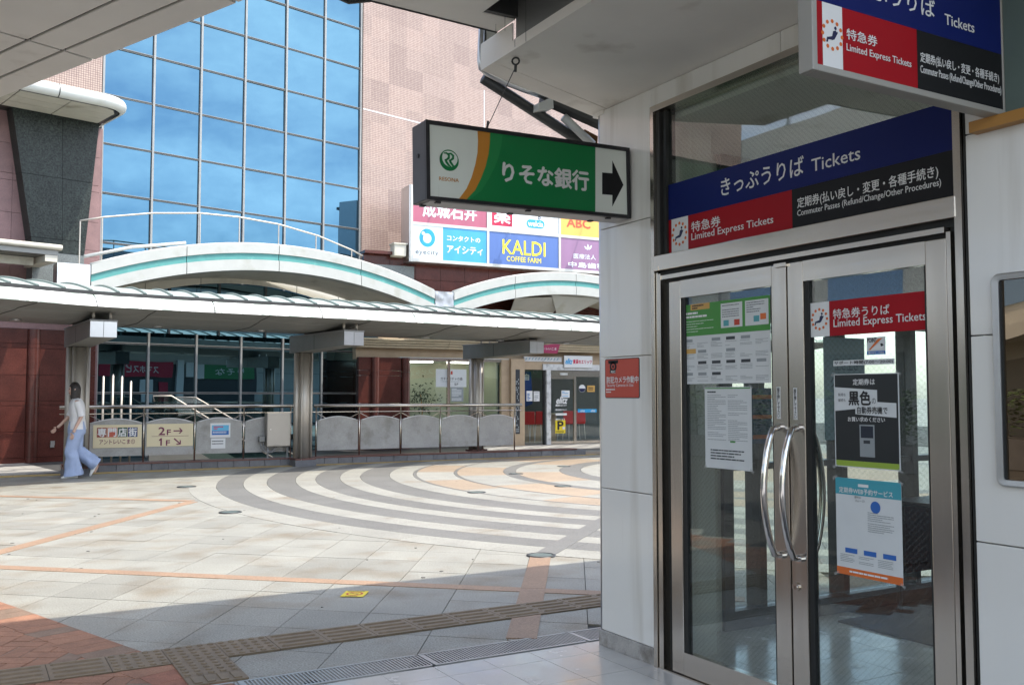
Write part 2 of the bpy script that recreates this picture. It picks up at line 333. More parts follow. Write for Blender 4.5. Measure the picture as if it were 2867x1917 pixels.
M['kerb'] = mat('kerb_stone', (0.15,0.15,0.155), 0.7, var=0.16, vs=7, speck=0.25, ss=120, rnd=0.12)
M['kerbcap'] = mat('brown_tile_cap', (0.13,0.055,0.042), 0.4, var=0.15, vs=8, rnd=0.06)
M['frost'] = glass('frosted_panel', (0.6,0.62,0.62), 1.5, 1.0)
M['marble'] = mat('white_marble', (0.62,0.62,0.6), 0.3, var=0.1, vs=7, stain='#9a9a98', st=(0.52,0.7), sts=6)
M['k'] = mat('print_black', (0.012,0.012,0.013), 0.5)
M['sblk'] = mat('sign_black', (0.012,0.012,0.013), 0.45, spec=0.2)
M['w'] = mat('print_white', (0.72,0.72,0.70), 0.5)
M['paper'] = mat('paper', (0.62,0.64,0.63), 0.7, var=0.03, vs=10)
M['blue'] = mat('sign_blue', hexc('#0d1c5c'), 0.45, var=0.03, spec=0.2)
M['red'] = mat('sign_red', hexc('#9c101c'), 0.45, var=0.03, spec=0.2)
M['orange'] = mat('print_orange', hexc('#d0682a'), 0.45)
M['navy'] = mat('print_navy', hexc('#151b45'), 0.45)
M['signwhite'] = mat('sign_acrylic', (0.76,0.80,0.73), 0.28, var=0.04, vs=5, stain='#8f907c', st=(0.64,0.8), sts=14, stretch=(1,1,0.15))
M['green'] = mat('sign_green', hexc('#0e7a41'), 0.3, var=0.03)
M['lgreen'] = mat('sign_light_green', hexc('#22884a'), 0.3)
M['amber'] = mat('sign_amber', hexc('#c98632'), 0.3)
M['resblack'] = mat('sign_frame_black', (0.018,0.017,0.02), 0.42, 0.1, var=0.3, vs=10)
M['grey'] = mat('mid_grey_paint', (0.2,0.2,0.195), 0.5, var=0.05)
M['underside'] = mat('sign_underside', (0.42,0.40,0.38), 0.5, var=0.1, vs=9)
def flat(key, hx, rough=0.45): M[key] = mat(key, hexc(hx), rough, var=0.04, vs=3); return M[key]
# ================================================================== GROUND
def in_view(P, mx=250, right=2300):
    q = project(P); return q is not None and -mx < q[0] < right and -mx < q[1] < 1917+400
gnd = solo('ground', MB().sheet([(-400,-400),(400,-400),(400,400),(-400,400)], -0.03), M['ground'], kind='structure')
R0 = random.Random(7)
# ---- plaza of granite slabs
plaza = solo('plaza', MB().sheet([(-30,4.95),(40,4.95),(40,45),(-30,45)], -0.012), M['grout'], kind='structure')
plaza['label'] = 'open station plaza paved with pale granite slabs and a ring pattern'
CC = Vector((13.68, 13.32, 0)); RO = 10.83
U = Vector((math.sin(math.radians(33.7)), math.cos(math.radians(33.7)), 0)); V_ = Vector((math.sin(math.radians(132.2)), math.cos(math.radians(132.2)), 0))
O = Vector((1.754, 5.966, 0)); DA, DB = 0.5, 0.49
brick_line = (Vector((0.259,7.664,0)), Vector((0.945,5.683,0)))        # edge between bricks and slabs
def brick_side(P):
    a, b = brick_line; d = b-a; return d.x*(P.y-a.y) - d.y*(P.x-a.x)  # <0 : brick side
def kerb_fwd(P):                                                     # signed distance in front of the railing kerb
    k0 = LF(-8.2, 17.82); kn = bearing(151); return (P-k0).dot(kn)
cells = []
for i in range(-8, 60):
    for j in range(-50, 60):
        A = O + U*(i*DA) + V_*(j*DB); Cn = A + U*(DA/2) + V_*(DB/2)
        if Cn.y < 4.75 or (Cn-CC).length < RO-0.42 or kerb_fwd(Cn) < -0.2: continue
        if not in_view(Cn): continue
        if brick_side(Cn) < -0.95: continue
        q = project(Cn); cells.append((q[2], i, j, A))
cells.sort(key=lambda c: c[0])
g = 0.0028
def slab_pts(A, z0, z1):
    c = [A+U*g+V_*g, A+U*(DA-g)+V_*g, A+U*(DA-g)+V_*(DB-g), A+U*g+V_*(DB-g)]
    return c
mb = MB(); mb.prism([(p.x,p.y) for p in slab_pts(Vector((0,0,0)),0,0)], -0.02, 0.0); slab_me = mb.mesh('slab')
rest = MB(); n = 0
for z, i, j, A in cells:
    if n < 300:
        o = piece('slab', slab_me, M['slab'], plaza, Vector((A.x, A.y, R0.uniform(-0.0012, 0.0008)))); n += 1
    else: rest.prism([(p.x,p.y) for p in slab_pts(A,0,0)], -0.02, 0.0)
o = part('slab_field', rest, M['slab'], plaza); o['kind'] = 'stuff'
gs = MB(); RG = random.Random(21)
for k in range(45):
    P = Vector((RG.uniform(0.2,7.5), RG.uniform(5.8,15.5), 0))
    if brick_side(P) < 0.1 or not in_view(P): continue
    r = RG.uniform(0.008,0.02); n = 9; gs.prism([(P.x+r*RG.uniform(0.75,1.1)*math.cos(2*math.pi*q/n), P.y+r*RG.uniform(0.75,1.1)*math.sin(2*math.pi*q/n)) for q in range(n)], 0.0, 0.0046)
M['gum'] = mat('old_gum', (0.13,0.125,0.11), 0.8, var=0.2, vs=30)
o = part('gum_spots', gs, M['gum'], plaza); o['kind'] = 'stuff'
# ---- inlaid pink strips
def strip(name, P, Q, w, m, z=0.004, seg=1.6, parent=plaza):
    d = (Q-P); Ln = d.length; d.normalize(); nrm = Vector((-d.y, d.x, 0)); k = max(1, round(Ln/seg))
    for i in range(k):
        a = P + d*(Ln*i/k+0.002); b = P + d*(Ln*(i+1)/k-0.002); mb = MB()
        mb.prism([(a-nrm*w/2)[:2], (b-nrm*w/2)[:2], (b+nrm*w/2)[:2], (a+nrm*w/2)[:2]], -0.02, z)
        part(name, mb, m, parent)
strip('inlay_strip', G(0,1588)-Vector((1.2,-1.09,0)), G(1690,1660)+Vector((0.75,-0.68,0)), 0.15, M['pink'])
strip('inlay_strip', LF(-4.84,8.0), G(538,1404), 0.16, M['pink'], 0.0045)
strip('inlay_strip', G(-300,1381), G(538,1402), 0.15, M['pink'], 0.005)
strip('inlay_strip', G(1514,1556), Vector((2.925,4.955,0)), 0.185, M['pink'], 0.0065)
# ---- ring pattern
def arc(r0, r1, a0, a1, z, n=6):
    pts = [(CC.x+r1*math.cos(a0+(a1-a0)*k/n), CC.y+r1*math.sin(a0+(a1-a0)*k/n)) for k in range(n+1)]
    pts += [(CC.x+r0*math.cos(a1-(a1-a0)*k/n), CC.y+r0*math.sin(a1-(a1-a0)*k/n)) for k in range(n+1)] if r0 > 0 else [(CC.x,CC.y)]
    return MB().prism(pts, -0.02, z)
rings = [(10.40,10.81,'ringwhite',1.1),(9.98,10.395,'ringgrey',1.1),(9.60,9.975,'ringwhite',1.1),(9.13,9.595,'ringgrey',1.1),(8.79,9.125,'ringwhite',1.1),(8.37,8.785,'ringgrey',1.1),(8.01,8.365,'ringwhite',1.1),
         (7.49,8.005,'ringgrey',1.2),(7.06,7.485,'ringwhite',1.2),(7.0,7.055,'ringgrey',2.2),(6.30,6.995,'mix',1.7),(6.24,6.295,'ringgrey',2.2),(5.36,6.235,'mix',1.9),(5.12,5.355,'ringgrey',1.6),(4.27,5.115,'mix',1.9),(3.86,4.265,'ringgrey',1.6),(2.4,3.855,'ringwhite',1.8),(0.0,2.395,'pinkpale',1.9)]
restm = {}
for ri, (r0, r1, mk, sl) in enumerate(rings):
    n = max(8, int(2*math.pi*(r0+r1)/2/sl)); off = ri*0.37
    for k in range(n):
        a0 = off + 2*math.pi*k/n; a1 = off + 2*math.pi*(k+1)/n; gp = 0.002/max(r1,1); am = (a0+a1)/2; rm = (r0+r1)/2
        P = CC + Vector((rm*math.cos(am), rm*math.sin(am), 0)); m = mk
        if mk == 'mix': m = 'pinkpale' if (k+ri) % 2 else 'ringwhite'
        mb = arc(r0+0.001, r1, a0+gp, a1-gp, 0.0035)
        q = project(P)
        if q and -200 < q[0] < 1800 and q[1] > 1250: part('ring_stone', mb, M[m], plaza)
        else:
            t = restm.setdefault(m, MB()); b = len(t.v); t.v += mb.v; t.f += [tuple(b+x for x in f) for f in mb.f]
for m, t in restm.items():
    o = part('ring_stone_field', t, M[m], plaza); o['kind'] = 'stuff'
aM = math.atan2(7.399-CC.y, 4.577-CC.x)
P0 = CC + Vector((math.cos(aM), math.sin(aM), 0))*10.78; P1 = Vector((6.25, 8.88, 0)); P1 = P0 + (P1-P0)*1.5
strip('radial_strip', P0, P1, 0.2, M['ringgrey'], 0.0075)
# ---- ground lights let into the paving
flat('lens', '#55605c', 0.5)
def ground_light(P, r, label):
    t = thing('ground_light', label, 'ground light', P, 'round lights let into the plaza paving')
    n = 28; mb = MB(); ro = [[(P.x+q*math.cos(2*math.pi*k/n), P.y+q*math.sin(2*math.pi*k/n), z) for k in range(n)] for q, z in ((r,0.002),(r*0.98,0.012),(r*0.8,0.014),(r*0.78,0.008))]
    mb.loft(ro, True, False); part('rim', mb, M['darksteel'], t, True)
    part('lens', MB().cyl(P.x, P.y, r*0.79, -0.01, 0.0095, n), M['lens'], t)
ground_light(Vector((4.577,7.399,0)), 0.135, 'large round steel ground light where the brown and grey strips meet')
ground_light(Vector((3.107,15.747,0)), 0.15, 'round ground light at the left edge of the ring pattern, nearest the railing')
ground_light(Vector((2.907,12.046,0)), 0.14, 'round ground light just right of the end of the orange strip')
ground_light(Vector((6.695,12.659,0)), 0.14, 'round ground light on the thin ring inside the grey bands')
ground_light(Vector((8.347,12.826,0)), 0.14, 'round ground light in the inner grey ring close to the white pillar')
ground_light(Vector((8.918,15.297,0)), 0.14, 'round ground light at the left end of the inner grey ring')
ground_light(Vector((10.708,16.412,0)), 0.14, 'farthest round ground light on the far side of the inner ring')
# ---- red brick area in herringbone
bp = solo('brick_paving', MB().sheet([(-6,4.2),(1.4,4.2),(1.02,5.44),(0.25,7.69),(-1.2,11.9),(-6,11.9)], -0.0075), M['grout'], kind='structure')
bl, bw_ = 0.23, 0.115; ang = math.radians(-31)
ca, sa = math.cos(ang), math.sin(ang)
def bxy(u, v): return Vector((ca*u - sa*v + 0.3, sa*u + ca*v + 6.0, 0))
hb = MB().box(0.0035, bl-0.0035, 0.0035, bw_-0.0035, -0.018, 0.0028); brick_me = hb.mesh('brick')
cand = []
for i in range(-60, 60):
    for j in range(-30, 30):
        # one L of the herringbone: a lying brick and a standing brick
        u = i*bw_ + j*2*bl; v = i*bw_
        cand.append((u, v, 0)); cand.append((u+bl, v-bw_, 1))
nb = 0; seen = set(); far = MB()
cand2 = []
for u, v, k in cand:
    c = bxy(u+bl/2, v+bw_/2) if k == 0 else bxy(u+bw_/2, v+bl/2)
    if brick_side(c) > -0.22 or c.y < 4.3 or c.x > 1.4: continue
    key = (round(c.x,2), round(c.y,2))
    if key in seen or not in_view(c, 150): continue
    seen.add(key); cand2.append((c.length, u, v, k))
cand2.sort()
for dd, u, v, k in cand2[:300]:
    p = bxy(u, v) if k == 0 else bxy(u+bw_, v)
    p.z = R0.uniform(-0.001, 0.001)
    piece('brick', brick_me, M['brick'], bp, p, ang if k == 0 else ang+math.pi/2)
edge = MB()                                               # cut bricks along the border
a, b = brick_line; d = (b-a).normalized(); nn = Vector((-d.y, d.x, 0)); nn = -nn if brick_side(a+nn) > 0 else nn
t = -0.6
while t < 3.0:
    w = R0.uniform(0.11, 0.2); P = a + d*t; Q = a + d*(t+w-0.004)
    if 4.98 < P.y < 9.5:
        mb = MB().prism([P[:2], Q[:2], (Q+nn*(0.25+0.03*R0.random()))[:2], (P+nn*(0.25+0.05*R0.random()))[:2]], -0.018, 0.0042)
        part('cut_brick', mb, M['brick'], bp)
    t += w
# ---- tactile paving, brown blocks near the office
tp = solo('tactile_paving', MB().sheet([(-0.8,5.42),(4.9,5.42),(4.9,5.755),(-0.8,5.755)], 0.0062), M['grout'], kind='structure')
def tactile_mesh(kind, s=0.297, h=0.333):
    mb = MB().box(0.002, s-0.002, 0.002, h-0.002, -0.02, 0.0105)
    if kind == 'bar':
        for k in range(4):
            y = h*(0.14+0.24*k)
            rs = []
            for x, q in ((0.022,0.4),(0.034,1),(s-0.034,1),(s-0.022,0.4)):
                w = 0.017*q; rs.append([(x,y-w,0.0105),(x,y-w*0.6,0.0105+0.0085*q),(x,y+w*0.6,0.0105+0.0085*q),(x,y+w,0.0105)])
            mb.loft(rs, True, True)
    else:
        for i in range(5):
            for j in range(5):
                x, y = s*(0.1+0.2*i), h*(0.1+0.2*j); n = 8
                mb.loft([[(x+r*math.cos(2*math.pi*k/n), y+r*math.sin(2*math.pi*k/n), z) for k in range(n)] for r, z in ((0.0195,0.0105),(0.0170,0.0160),(0.0115,0.0188))], True, True)
    return mb.mesh('tactile_block')
tb, td = tactile_mesh('bar'), tactile_mesh('dot'); tds = tactile_mesh('dot', 0.297, 0.30)
for k in range(-7, 11):
    x = 1.605 + 0.297*k
    piece('tactile_block', td if -3 <= k <= -1 else tb, M['tactile'], tp, (x, 5.421, R0.uniform(-0.0006, 0.0006)))
piece('tactile_block', tds, M['tactile'], tp, (1.011, 5.12, 0.0))
mb = MB().box(0.002,0.295,0.002,0.155,-0.02,0.0105)
for k in range(4): mb.box(0.03+0.066*k, 0.068+0.066*k, 0.02, 0.14, 0.0105, 0.016)
piece('tactile_block', mb.mesh('tactile_block'), M['tactile'], tp, (1.011, 4.96, 0.0))
# ---- far tactile strip along the railing kerb
tp2 = solo('tactile_strip', MB(lambda x,y,z=0: LF(-9.6,16.62)+bearing(60)*x+bearing(150)*(-y)+Vector((0,0,z))).sheet([(0,0),(14,0),(14,0.3),(0,0.3)], 0.0062), M['grout'], kind='structure')
f2 = lambda x,y,z=0: LF(-9.6,16.62)+bearing(60)*x+bearing(150)*(-y)+Vector((0,0,z))
for k in range(34):
    part('tactile_block', MB(f2).box(0.4*k+0.004, 0.4*k+0.396, 0.003, 0.297, -0.01, 0.0115), M['tactileyel'], tp2)
# ---- covered walk beyond the kerb: chequered tiles
cw = solo('covered_walk', MB().sheet([tuple(LF(-22,14)[:2]), tuple(LF(-8.6,18.2)[:2]), tuple(LF(-8.9,21.5)[:2]), tuple(LF(-22,20)[:2])], 0.004), M['grout'], kind='structure')
fw = lambda x,y,z=0: LF(-8.45,17.95)+bearing(231)*x+bearing(-39)*y+Vector((0,0,z))
for i in range(16):
    for j in range(12):
        P = fw(0.15+0.3*i, 0.15+0.3*j)
        if not in_view(P, 60): continue
        part('walk_tile', MB(fw).box(0.3*i+0.003, 0.3*i+0.297, 0.3*j+0.003, 0.3*j+0.297, -0.01, 0.009), M['checkB' if (i//2+j) % 4 == 0 else 'checkA'], cw)
fy = lambda x,y,z=0: LF(-9.75,18.1)+bearing(20)*x+bearing(110)*y+Vector((0,0,z))
sw = solo('shop_walk', MB().sheet([tuple(LF(-2,23.6)[:2]), tuple(LF(14,32)[:2]), tuple(LF(10,36)[:2]), tuple(LF(-4,27.5)[:2])], 0.0055), M['grout'], kind='structure')
fs = lambda x,y,z=0: LF(-1.6,24.4)+bearing(63)*x+bearing(-27)*y+Vector((0,0,z))
for i in range(26):
    for j in range(9):
        P = fs(0.2+0.4*i, 0.2+0.4*j); q = project(P)
        if not q or not (1350 < q[0] < 1800): continue
        part('walk_tile', MB(fs).box(0.4*i+0.003, 0.4*i+0.397, 0.4*j+0.003, 0.4*j+0.397, -0.01, 0.010), M['checkB' if (i+j) % 2 else 'checkA'], sw)
# ---- floor tiles under the station canopy, in front of and inside the office
fl = solo('floor', MB().sheet([(-4,-6),(8,-6),(8,4.695),(-4,4.695)], -0.0065), M['grout'], kind='structure')
yl = [4.69, 4.497]+[4.497-0.377*k for k in range(1, 9)]
for iy in range(len(yl)-1):
    for ix in range(0, 17):
        x0 = 1.92-0.2975*6 + 0.2975*ix; c = Vector((x0+0.15, (yl[iy]+yl[iy+1])/2, 0))
        if not in_view(c, 200, 2900): continue
        part('floor_tile', MB().box(x0+0.0016, x0+0.2959, yl[iy+1]+0.0016, yl[iy]-0.0016, -0.015, 0.0005), M['floor'], fl)
# ---- drain gratings
for k in range(5):
    x0 = -0.78 + 1.0*k + 0.02; x1 = x0+0.98
    lab = ['steel drain grating at the left, cut by the bottom of the picture', 'steel drain grating crossing the bottom edge beside the tactile dots', 'long steel drain grating in front of the floor tiles', 'steel drain grating ending at the white pillar','short visible end of a drain grating running behind the white pillar'][k]
    t = thing('drain_grate', lab, 'drain grate', Vector((x0, 4.8, 0)), 'steel drain gratings along the floor edge')
    part('frame', MB().box(x0,x1,4.70,4.716,-0.03,0.006).box(x0,x1,4.924,4.94,-0.03,0.006), M['gal'], t)
    bars = MB(); nbar = int(0.98/0.0196)
    for i in range(nbar+1):
        x = x0+0.002+i*0.0196; bars.box(x, x+0.0085, 4.716, 4.924, -0.03, 0.004)
    bars.box(x0,x0+0.03,4.716,4.924,-0.03,0.0045)
    o = part('grate_bars', bars, M['gal'], t); o['kind'] = 'stuff'
dc = solo('drain_channel', MB().box(-4,8,4.695,4.945,-0.3,-0.06), M['grout'], kind='structure')
# ---- no smoking sticker on the ground
st = thing('floor_sticker', 'small yellow no smoking sticker lying on the slabs at the shadow edge', 'sticker', Vector((2.52,6.66,0)))
fz = Fr(Vector((2.515,6.66,0)), (0.83,-0.55,0), (0.55,0.83,0))
flat('yellow','#e2c92c'); flat('rededge','#b63a22')
rect(fz, -0.085,0.085,-0.10,0.10, 0.0062, M['yellow'], st, 'plate', t=0.001)
mb = MB(fz); n=24
mb.loft([[(r*math.cos(2*math.pi*k/n), r*1.05*math.sin(2*math.pi*k/n), 0.0066) for k in range(n)] for r in (0.062,0.047)], True, False); part('ring', mb, M['rededge'], st)
part('bar', MB(fz).sheet([(-0.04,0.034),(-0.034,0.04),(0.04,-0.034),(0.034,-0.04)], 0.0069), M['rededge'], st)
part('cigarette', MB(fz).sheet([(-0.035,-0.006),(0.03,-0.006),(0.03,0.006),(-0.035,0.006)], 0.0064), M['k'], st)
lines(fz, -0.07,0.076,0.07,0.094, 1, 0.0066, M['k'], st, seed=3, th=0.8)
lines(fz, -0.05,-0.094,0.05,-0.076, 1, 0.0066, M['k'], st, seed=4, th=0.8)
# ================================================================== TICKET OFFICE (wall x = XW faces -X)
XW = 3.261
FW = Fr((XW,0,0), (0,-1,0))                 # x = -world y
c7, c8, c1, c3 = crop(1780,0,.472), crop(1780,700,.472), crop(1640,1400,.34115), crop(1780,600,.46354)
c22 = crop(2300,1100,.5211); cd = crop(2080,880,.2423); ce = crop(1860,780,.3572)
off = thing('ticket_office', 'white panelled ticket office with steel double doors and glass transom', 'building', Vector((XW,3.2,0)))
zr = [0.091, 0.912, 1.674, 2.436, 3.155]
def wall_panels(y0, y1, name='wall_panel', rows=range(4), xs=(0.0,0.05)):
    for r in rows:
        part(name, MB(FW).box(-y1+0.002, -y0-0.002, zr[r]+0.002, zr[r+1]-0.002, -0.05, 0.0), M['panel'], off, bevel=0.004)
wall_panels(4.102, 4.60)
part('corner_trim', MB().tube([(XW+0.022,4.602,0.09),(XW+0.022,4.602,3.155)], 0.022, 10), M['alu'], off, True)
part('base_course', MB(FW).box(-4.622,-4.095,0.0,0.091,-0.05,0.006), M['base'], off, bevel=0.004)
part('wall_core', MB().box(XW+0.052,XW+0.45,4.12,4.585,0.0,3.15), M['panel'], off)
wall_panels(0.9, 2.212); wall_panels(-0.5, 0.9); wall_panels(-2.0, -0.5)
part('base_course', MB(FW).box(-2.212,2.0,0.0,0.091,-0.05,0.006), M['base'], off)
part('wall_core', MB().box(XW+0.052,XW+0.15,-2.0,2.19,0.0,3.15), M['panel'], off)
part('wall_reveal', MB(FW).box(-2.222,-2.2125,0.0,3.155,-0.08,-0.004), M['rubber'], off)
part('head_panel', MB(FW).box(-4.101,-3.14,3.046,3.153,-0.05,0.0), M['panel'], off, bevel=0.003)
part('head_panel', MB(FW).box(-3.136,-2.214,3.046,3.153,-0.05,0.0), M['panel'], off, bevel=0.003)
# ---- steel frame
fr = part('door_frame', MB(FW).box(-4.101,-4.072,0.0,3.045,-0.10,0.012), M['steel'], off)
part('jamb', MB(FW).box(-4.066,-4.05,0.0,2.118,-0.10,0.004), M['steel'], fr)
part('jamb', MB(FW).box(-4.045,-4.022,0.0,2.11,-0.10,0.010), M['steel'], fr)
part('jamb_gap', MB(FW).box(-4.072,-3.968,0.0,2.10,-0.14,-0.035), M['rubber'], fr)
part('jamb', MB(FW).box(-2.256,-2.2245,0.0,3.045,-0.10,0.012), M['steel'], fr)
part('jamb_gap', MB(FW).box(-2.30,-2.256,0.0,2.12,-0.14,-0.03), M['rubber'], fr)
part('jamb', MB(FW).box(-2.302,-2.283,0.0,2.08,-0.10,0.0), M['steel'], fr)
part('lintel', MB(FW).box(-4.076,-2.250,2.128,2.212,-0.10,0.016), M['steelh'], fr, bevel=0.003)
part('lintel_gap', MB(FW).box(-4.06,-2.26,2.100,2.128,-0.10,-0.02), M['rubber'], fr)
part('stop_bar', MB(FW).box(-4.035,-2.305,2.078,2.100,-0.10,0.006), M['steelh'], fr)
part('stop_gap', MB(FW).box(-4.02,-2.31,2.062,2.078,-0.10,-0.03), M['rubber'], fr)
part('clip', MB(FW).box(-4.076,-4.03,2.130,2.152,0.0,0.0185), M['steelh'], fr)
part('clip', MB(FW).box(-2.31,-2.252,2.130,2.152,0.0,0.0185), M['steelh'], fr)
part('transom_head', MB(FW).box(-4.071,-2.257,3.012,3.045,-0.10,0.014), M['steelh'], fr)
part('transom_jamb', MB(FW).box(-4.071,-4.045,2.213,3.011,-0.10,-0.01), M['darksteel'], fr)
part('transom_jamb', MB(FW).box(-4.04,-4.016,2.213,3.011,-0.10,-0.03), M['darksteel'], fr)
part('transom_glass', MB(FW).box(-4.016,-2.257,2.213,3.011,-0.062,-0.052), M['wire'], off)
# ---- door leaves
def door(y1, y0, label, inner):
    d = part('door', MB(FW).box(-y1,-y1+0.092,0.012,2.058,-0.045,-0.002).box(-y0-0.092,-y0,0.012,2.058,-0.045,-0.002), M['steel'], off, bevel=0.003, label=label)
    part('top_rail', MB(FW).box(-y1+0.0925,-y0-0.0925,1.966,2.058,-0.045,-0.003), M['steelh'], d)
    part('bottom_rail', MB(FW).box(-y1+0.0925,-y0-0.0925,0.012,0.126,-0.045,-0.003), M['steelh'], d)
    part('glazing_bead', MB(FW).box(-y1+0.0925,-y1+0.12,0.127,1.965,-0.04,-0.012).box(-y0-0.106,-y0-0.0925,0.127,1.965,-0.04,-0.012), M['rubber'], d)
    part('glass_pane', MB(FW).box(-y1+0.119,-y0-0.105,0.127,1.965,-0.03,-0.022), M['wire'], d)
    hx = -y0-0.052 if y0 > 3 else -y1+0.052
    z0, z1, ex = 0.722, 1.306, 0.075
    def bow(sgn, hx):
        pts = [(hx,z1,sgn*0.0-0.002)]
        for k in range(13):
            u = k/12; z = z1-(z1-z0)*u; b = math.sin(math.pi*u)**0.75
            pts.append((hx-0.012*0, z1-(z1-z0)*(0.015+0.97*u), sgn*(0.042+0.062*b)))
        pts.append((hx,z0,-0.002)); return pts
    h = part('handle', MB(FW).tube(bow(1,hx), 0.0155, 12), M['chrome'], d, True)
    part('mount', MB(FW).cyl(hx,z1,0.019,-0.003,0.012,14).cyl(hx,z0,0.019,-0.003,0.012,14), M['chrome'], h)
    part('handle', MB(FW).tube([(p[0],p[1],-0.045+p[2]*-1 if 0<i<14 else -0.045) for i,p in enumerate(bow(1,hx))], 0.0155, 12), M['chrome'], d, True)
    return d
dl = door(3.966, 3.129, 'left door leaf', False); dr = door(3.120, 2.305, 'right door leaf with a lock', True)
lk = part('lock', MB(FW).cyl(-3.094,0.594,0.0205,-0.002,0.006,20), M['steelh'], dr); part('keyhole', MB(FW).cyl(-3.094,0.594,0.012,0.006,0.0085,16), M['chrome'], lk); part('key_slot', MB(FW).box(-3.0955,-3.0925,0.588,0.600,0.0086,0.0092), M['rubber'], lk)
part('pivot_cover', MB(FW).box(-3.19,-3.115,2.045,2.062,-0.02,0.012), M['steelh'], fr)
part('meeting_gap', MB(FW).box(-3.1285,-3.1205,0.0,2.06,-0.05,-0.02), M['rubber'], off)
part('threshold', MB(FW).box(-4.02,-2.30,0.0,0.0075,-0.09,0.01), M['steelh'], off)
# ---- inside: floor is shared; walls, ceiling, far windows
part('ceiling_inside', MB().box(XW+0.11,6.4,0.2,4.55,2.98,3.06), M['soffit'], off)
part('plaza_wall', MB().box(XW+0.452,4.10,4.5,4.585,0.0,3.0), M['panel'], off)
part('window_post', MB().box(4.10,4.18,4.47,4.60,0.0,3.0), M['darksteel'], off)
part('sill', MB().box(4.18,6.4,4.47,4.60,0.0,0.115), M['darksteel'], off)
part('window_head', MB().box(4.18,6.4,4.47,4.60,1.93,3.0), M['darksteel'], off)
part('side_window_glass', MB().box(4.18,6.4,4.53,4.54,0.116,1.93), M['glass'], off)
for xx in (4.40,5.16,5.9): part('window_post', MB().box(xx,xx+0.055,4.47,4.60,0.116,1.93), M['darksteel'], off)
part('window_rail', MB().box(4.18,6.4,4.49,4.58,0.98,1.02), M['darksteel'], off)
part('back_wall', MB().box(6.4,6.5,0.2,4.60,0.0,0.9), M['redgran'], off)
part('back_window_glass', MB().box(6.44,6.45,0.2,4.60,0.9,2.3), M['glass'], off)
part('back_head', MB().box(6.4,6.5,0.2,4.60,2.3,3.0), M['panel'], off)
part('back_post', MB().box(6.38,6.5,2.9,3.0,0.9,2.3), M['steel'], off)
part('end_wall', MB().box(XW+0.15,6.5,0.1,0.2,0.0,3.0), M['cream'], off)
flat('mat','#2a2320',0.9)
mt = solo('door_mat', MB().prism([(4.9,4.3),(6.3,4.3),(6.3,2.6),(4.9,2.6)], 0.001, 0.012), M['mat'], 'dark patterned mat on the floor inside the ticket office', 'mat')
flat('machine','#1c2533'); flat('screenb','#6d8db0')
mc = thing('ticket_machine', 'dark ticket machine standing inside the office behind the right door', 'ticket machine', Vector((5.2,1.9,0)))
part('cabinet', MB().box(4.95,5.5,1.5,2.3,0.0,1.55), M['machine'], mc, bevel=0.02); part('screen', MB().box(4.944,4.95,1.65,2.15,1.1,1.4), M['screenb'], mc); part('coin_shelf', MB().box(4.84,4.95,1.6,2.2,0.85,0.9), M['alu'], mc)
flat('boardblue','#1d3a63'); flat('paleblue','#7f9cb0')
fin = Fr((0,4.46,0),(1,0,0))
def inwin(name, label, cat, p0, p1, m):
    a, b = fin.px(*p0), fin.px(*p1); t = thing(name, label, cat, fin((a[0]+b[0])/2,b[1],0)); part('sheet', MB(fin).box(a[0],b[0],b[1],a[1],-0.006,0.0), M[m], t); return t, a[0], b[0], b[1], a[1]
t, x0, x1, y0, y1 = inwin('window_poster','dark blue poster with orange strips seen through the left door','poster',(2106,1086),(2162,1240),'boardblue')
for k in range(3): part('strip', MB(fin).box(x0,x1,y0+0.03+(y1-y0)*0.36*k,y0+0.055+(y1-y0)*0.36*k,0.0005,0.002), M['orange'], t)
t, x0, x1, y0, y1 = inwin('window_banner','pale blue coupon banner hanging in the far window behind the right door','banner',(2306,943),(2425,1228),'paleblue')
text('生き生き', fin, x0+0.10, y1-0.22, x0+0.33, y1-0.14, 0.002, M['boardblue'], t); text('クーポン券', fin, x0+0.06, y1-0.34, x0+0.36, y1-0.26, 0.002, M['boardblue'], t)
dk = thing('desk','black topped writing desk inside the office at the far window','desk',Vector((5.9,4.0,0)))
part('top', MB().box(5.45,6.35,3.75,4.35,0.72,0.75), M['sblk'], dk, bevel=0.004)
for xx, yy in ((5.5,3.8),(6.3,3.8),(5.5,4.3),(6.3,4.3)): part('leg', MB().tube([(xx,yy,0.0),(xx,yy,0.72)],0.018,8), M['darksteel'], dk)
part('modesty_panel', MB().box(5.5,6.3,4.3,4.32,0.25,0.7), M['redgran'], dk)

# ================================================================== TICKET SIGN over the door
def seat_icon(fr, cx, cy, R, d, parent, dots='orange'):
    mb = MB(fr)
    for k in range(12):
        a = 2*math.pi*k/12; mb.disc(cx+R*math.cos(a), cy+R*math.sin(a)*1.02, R*0.155, d, 12)
    part('icon_dots', mb, M[dots], parent)
    s = R/40.0; mb = MB(fr)
    P = lambda pts, o: mb.sheet([(cx+x*s, cy+y*s) for x, y in pts], d+o)
    mb.disc(cx+13*s, cy+22*s, 5.2*s, d, 12)
    P([(20,14),(23,10),(8,-12),(-4,-16),(0,-4)], 0.0); P([(3,12),(14,16),(18,8),(4,-10),(-2,-6)], 0.0002)
    P([(-2,-4),(2,-14),(-22,-16),(-24,-10)], 0.0004); P([(-16,-10),(-22,-9),(-27,-24),(-20,-24)], 0.0006)
    part('icon_seat', mb, M['navy'], parent)
sg = thing('door_sign', 'long blue red and black ticket sign across the glass above the doors', 'sign', Vector((XW,3.1,2.214)))
d0 = -0.045
rect(FW, -4.014,-2.26,2.406,2.60,d0,M['blue'],sg,'panel','blue top band',0.006)
rect(FW, -4.014,-3.124,2.214,2.4055,d0,M['red'],sg,'panel','red lower left field',0.006)
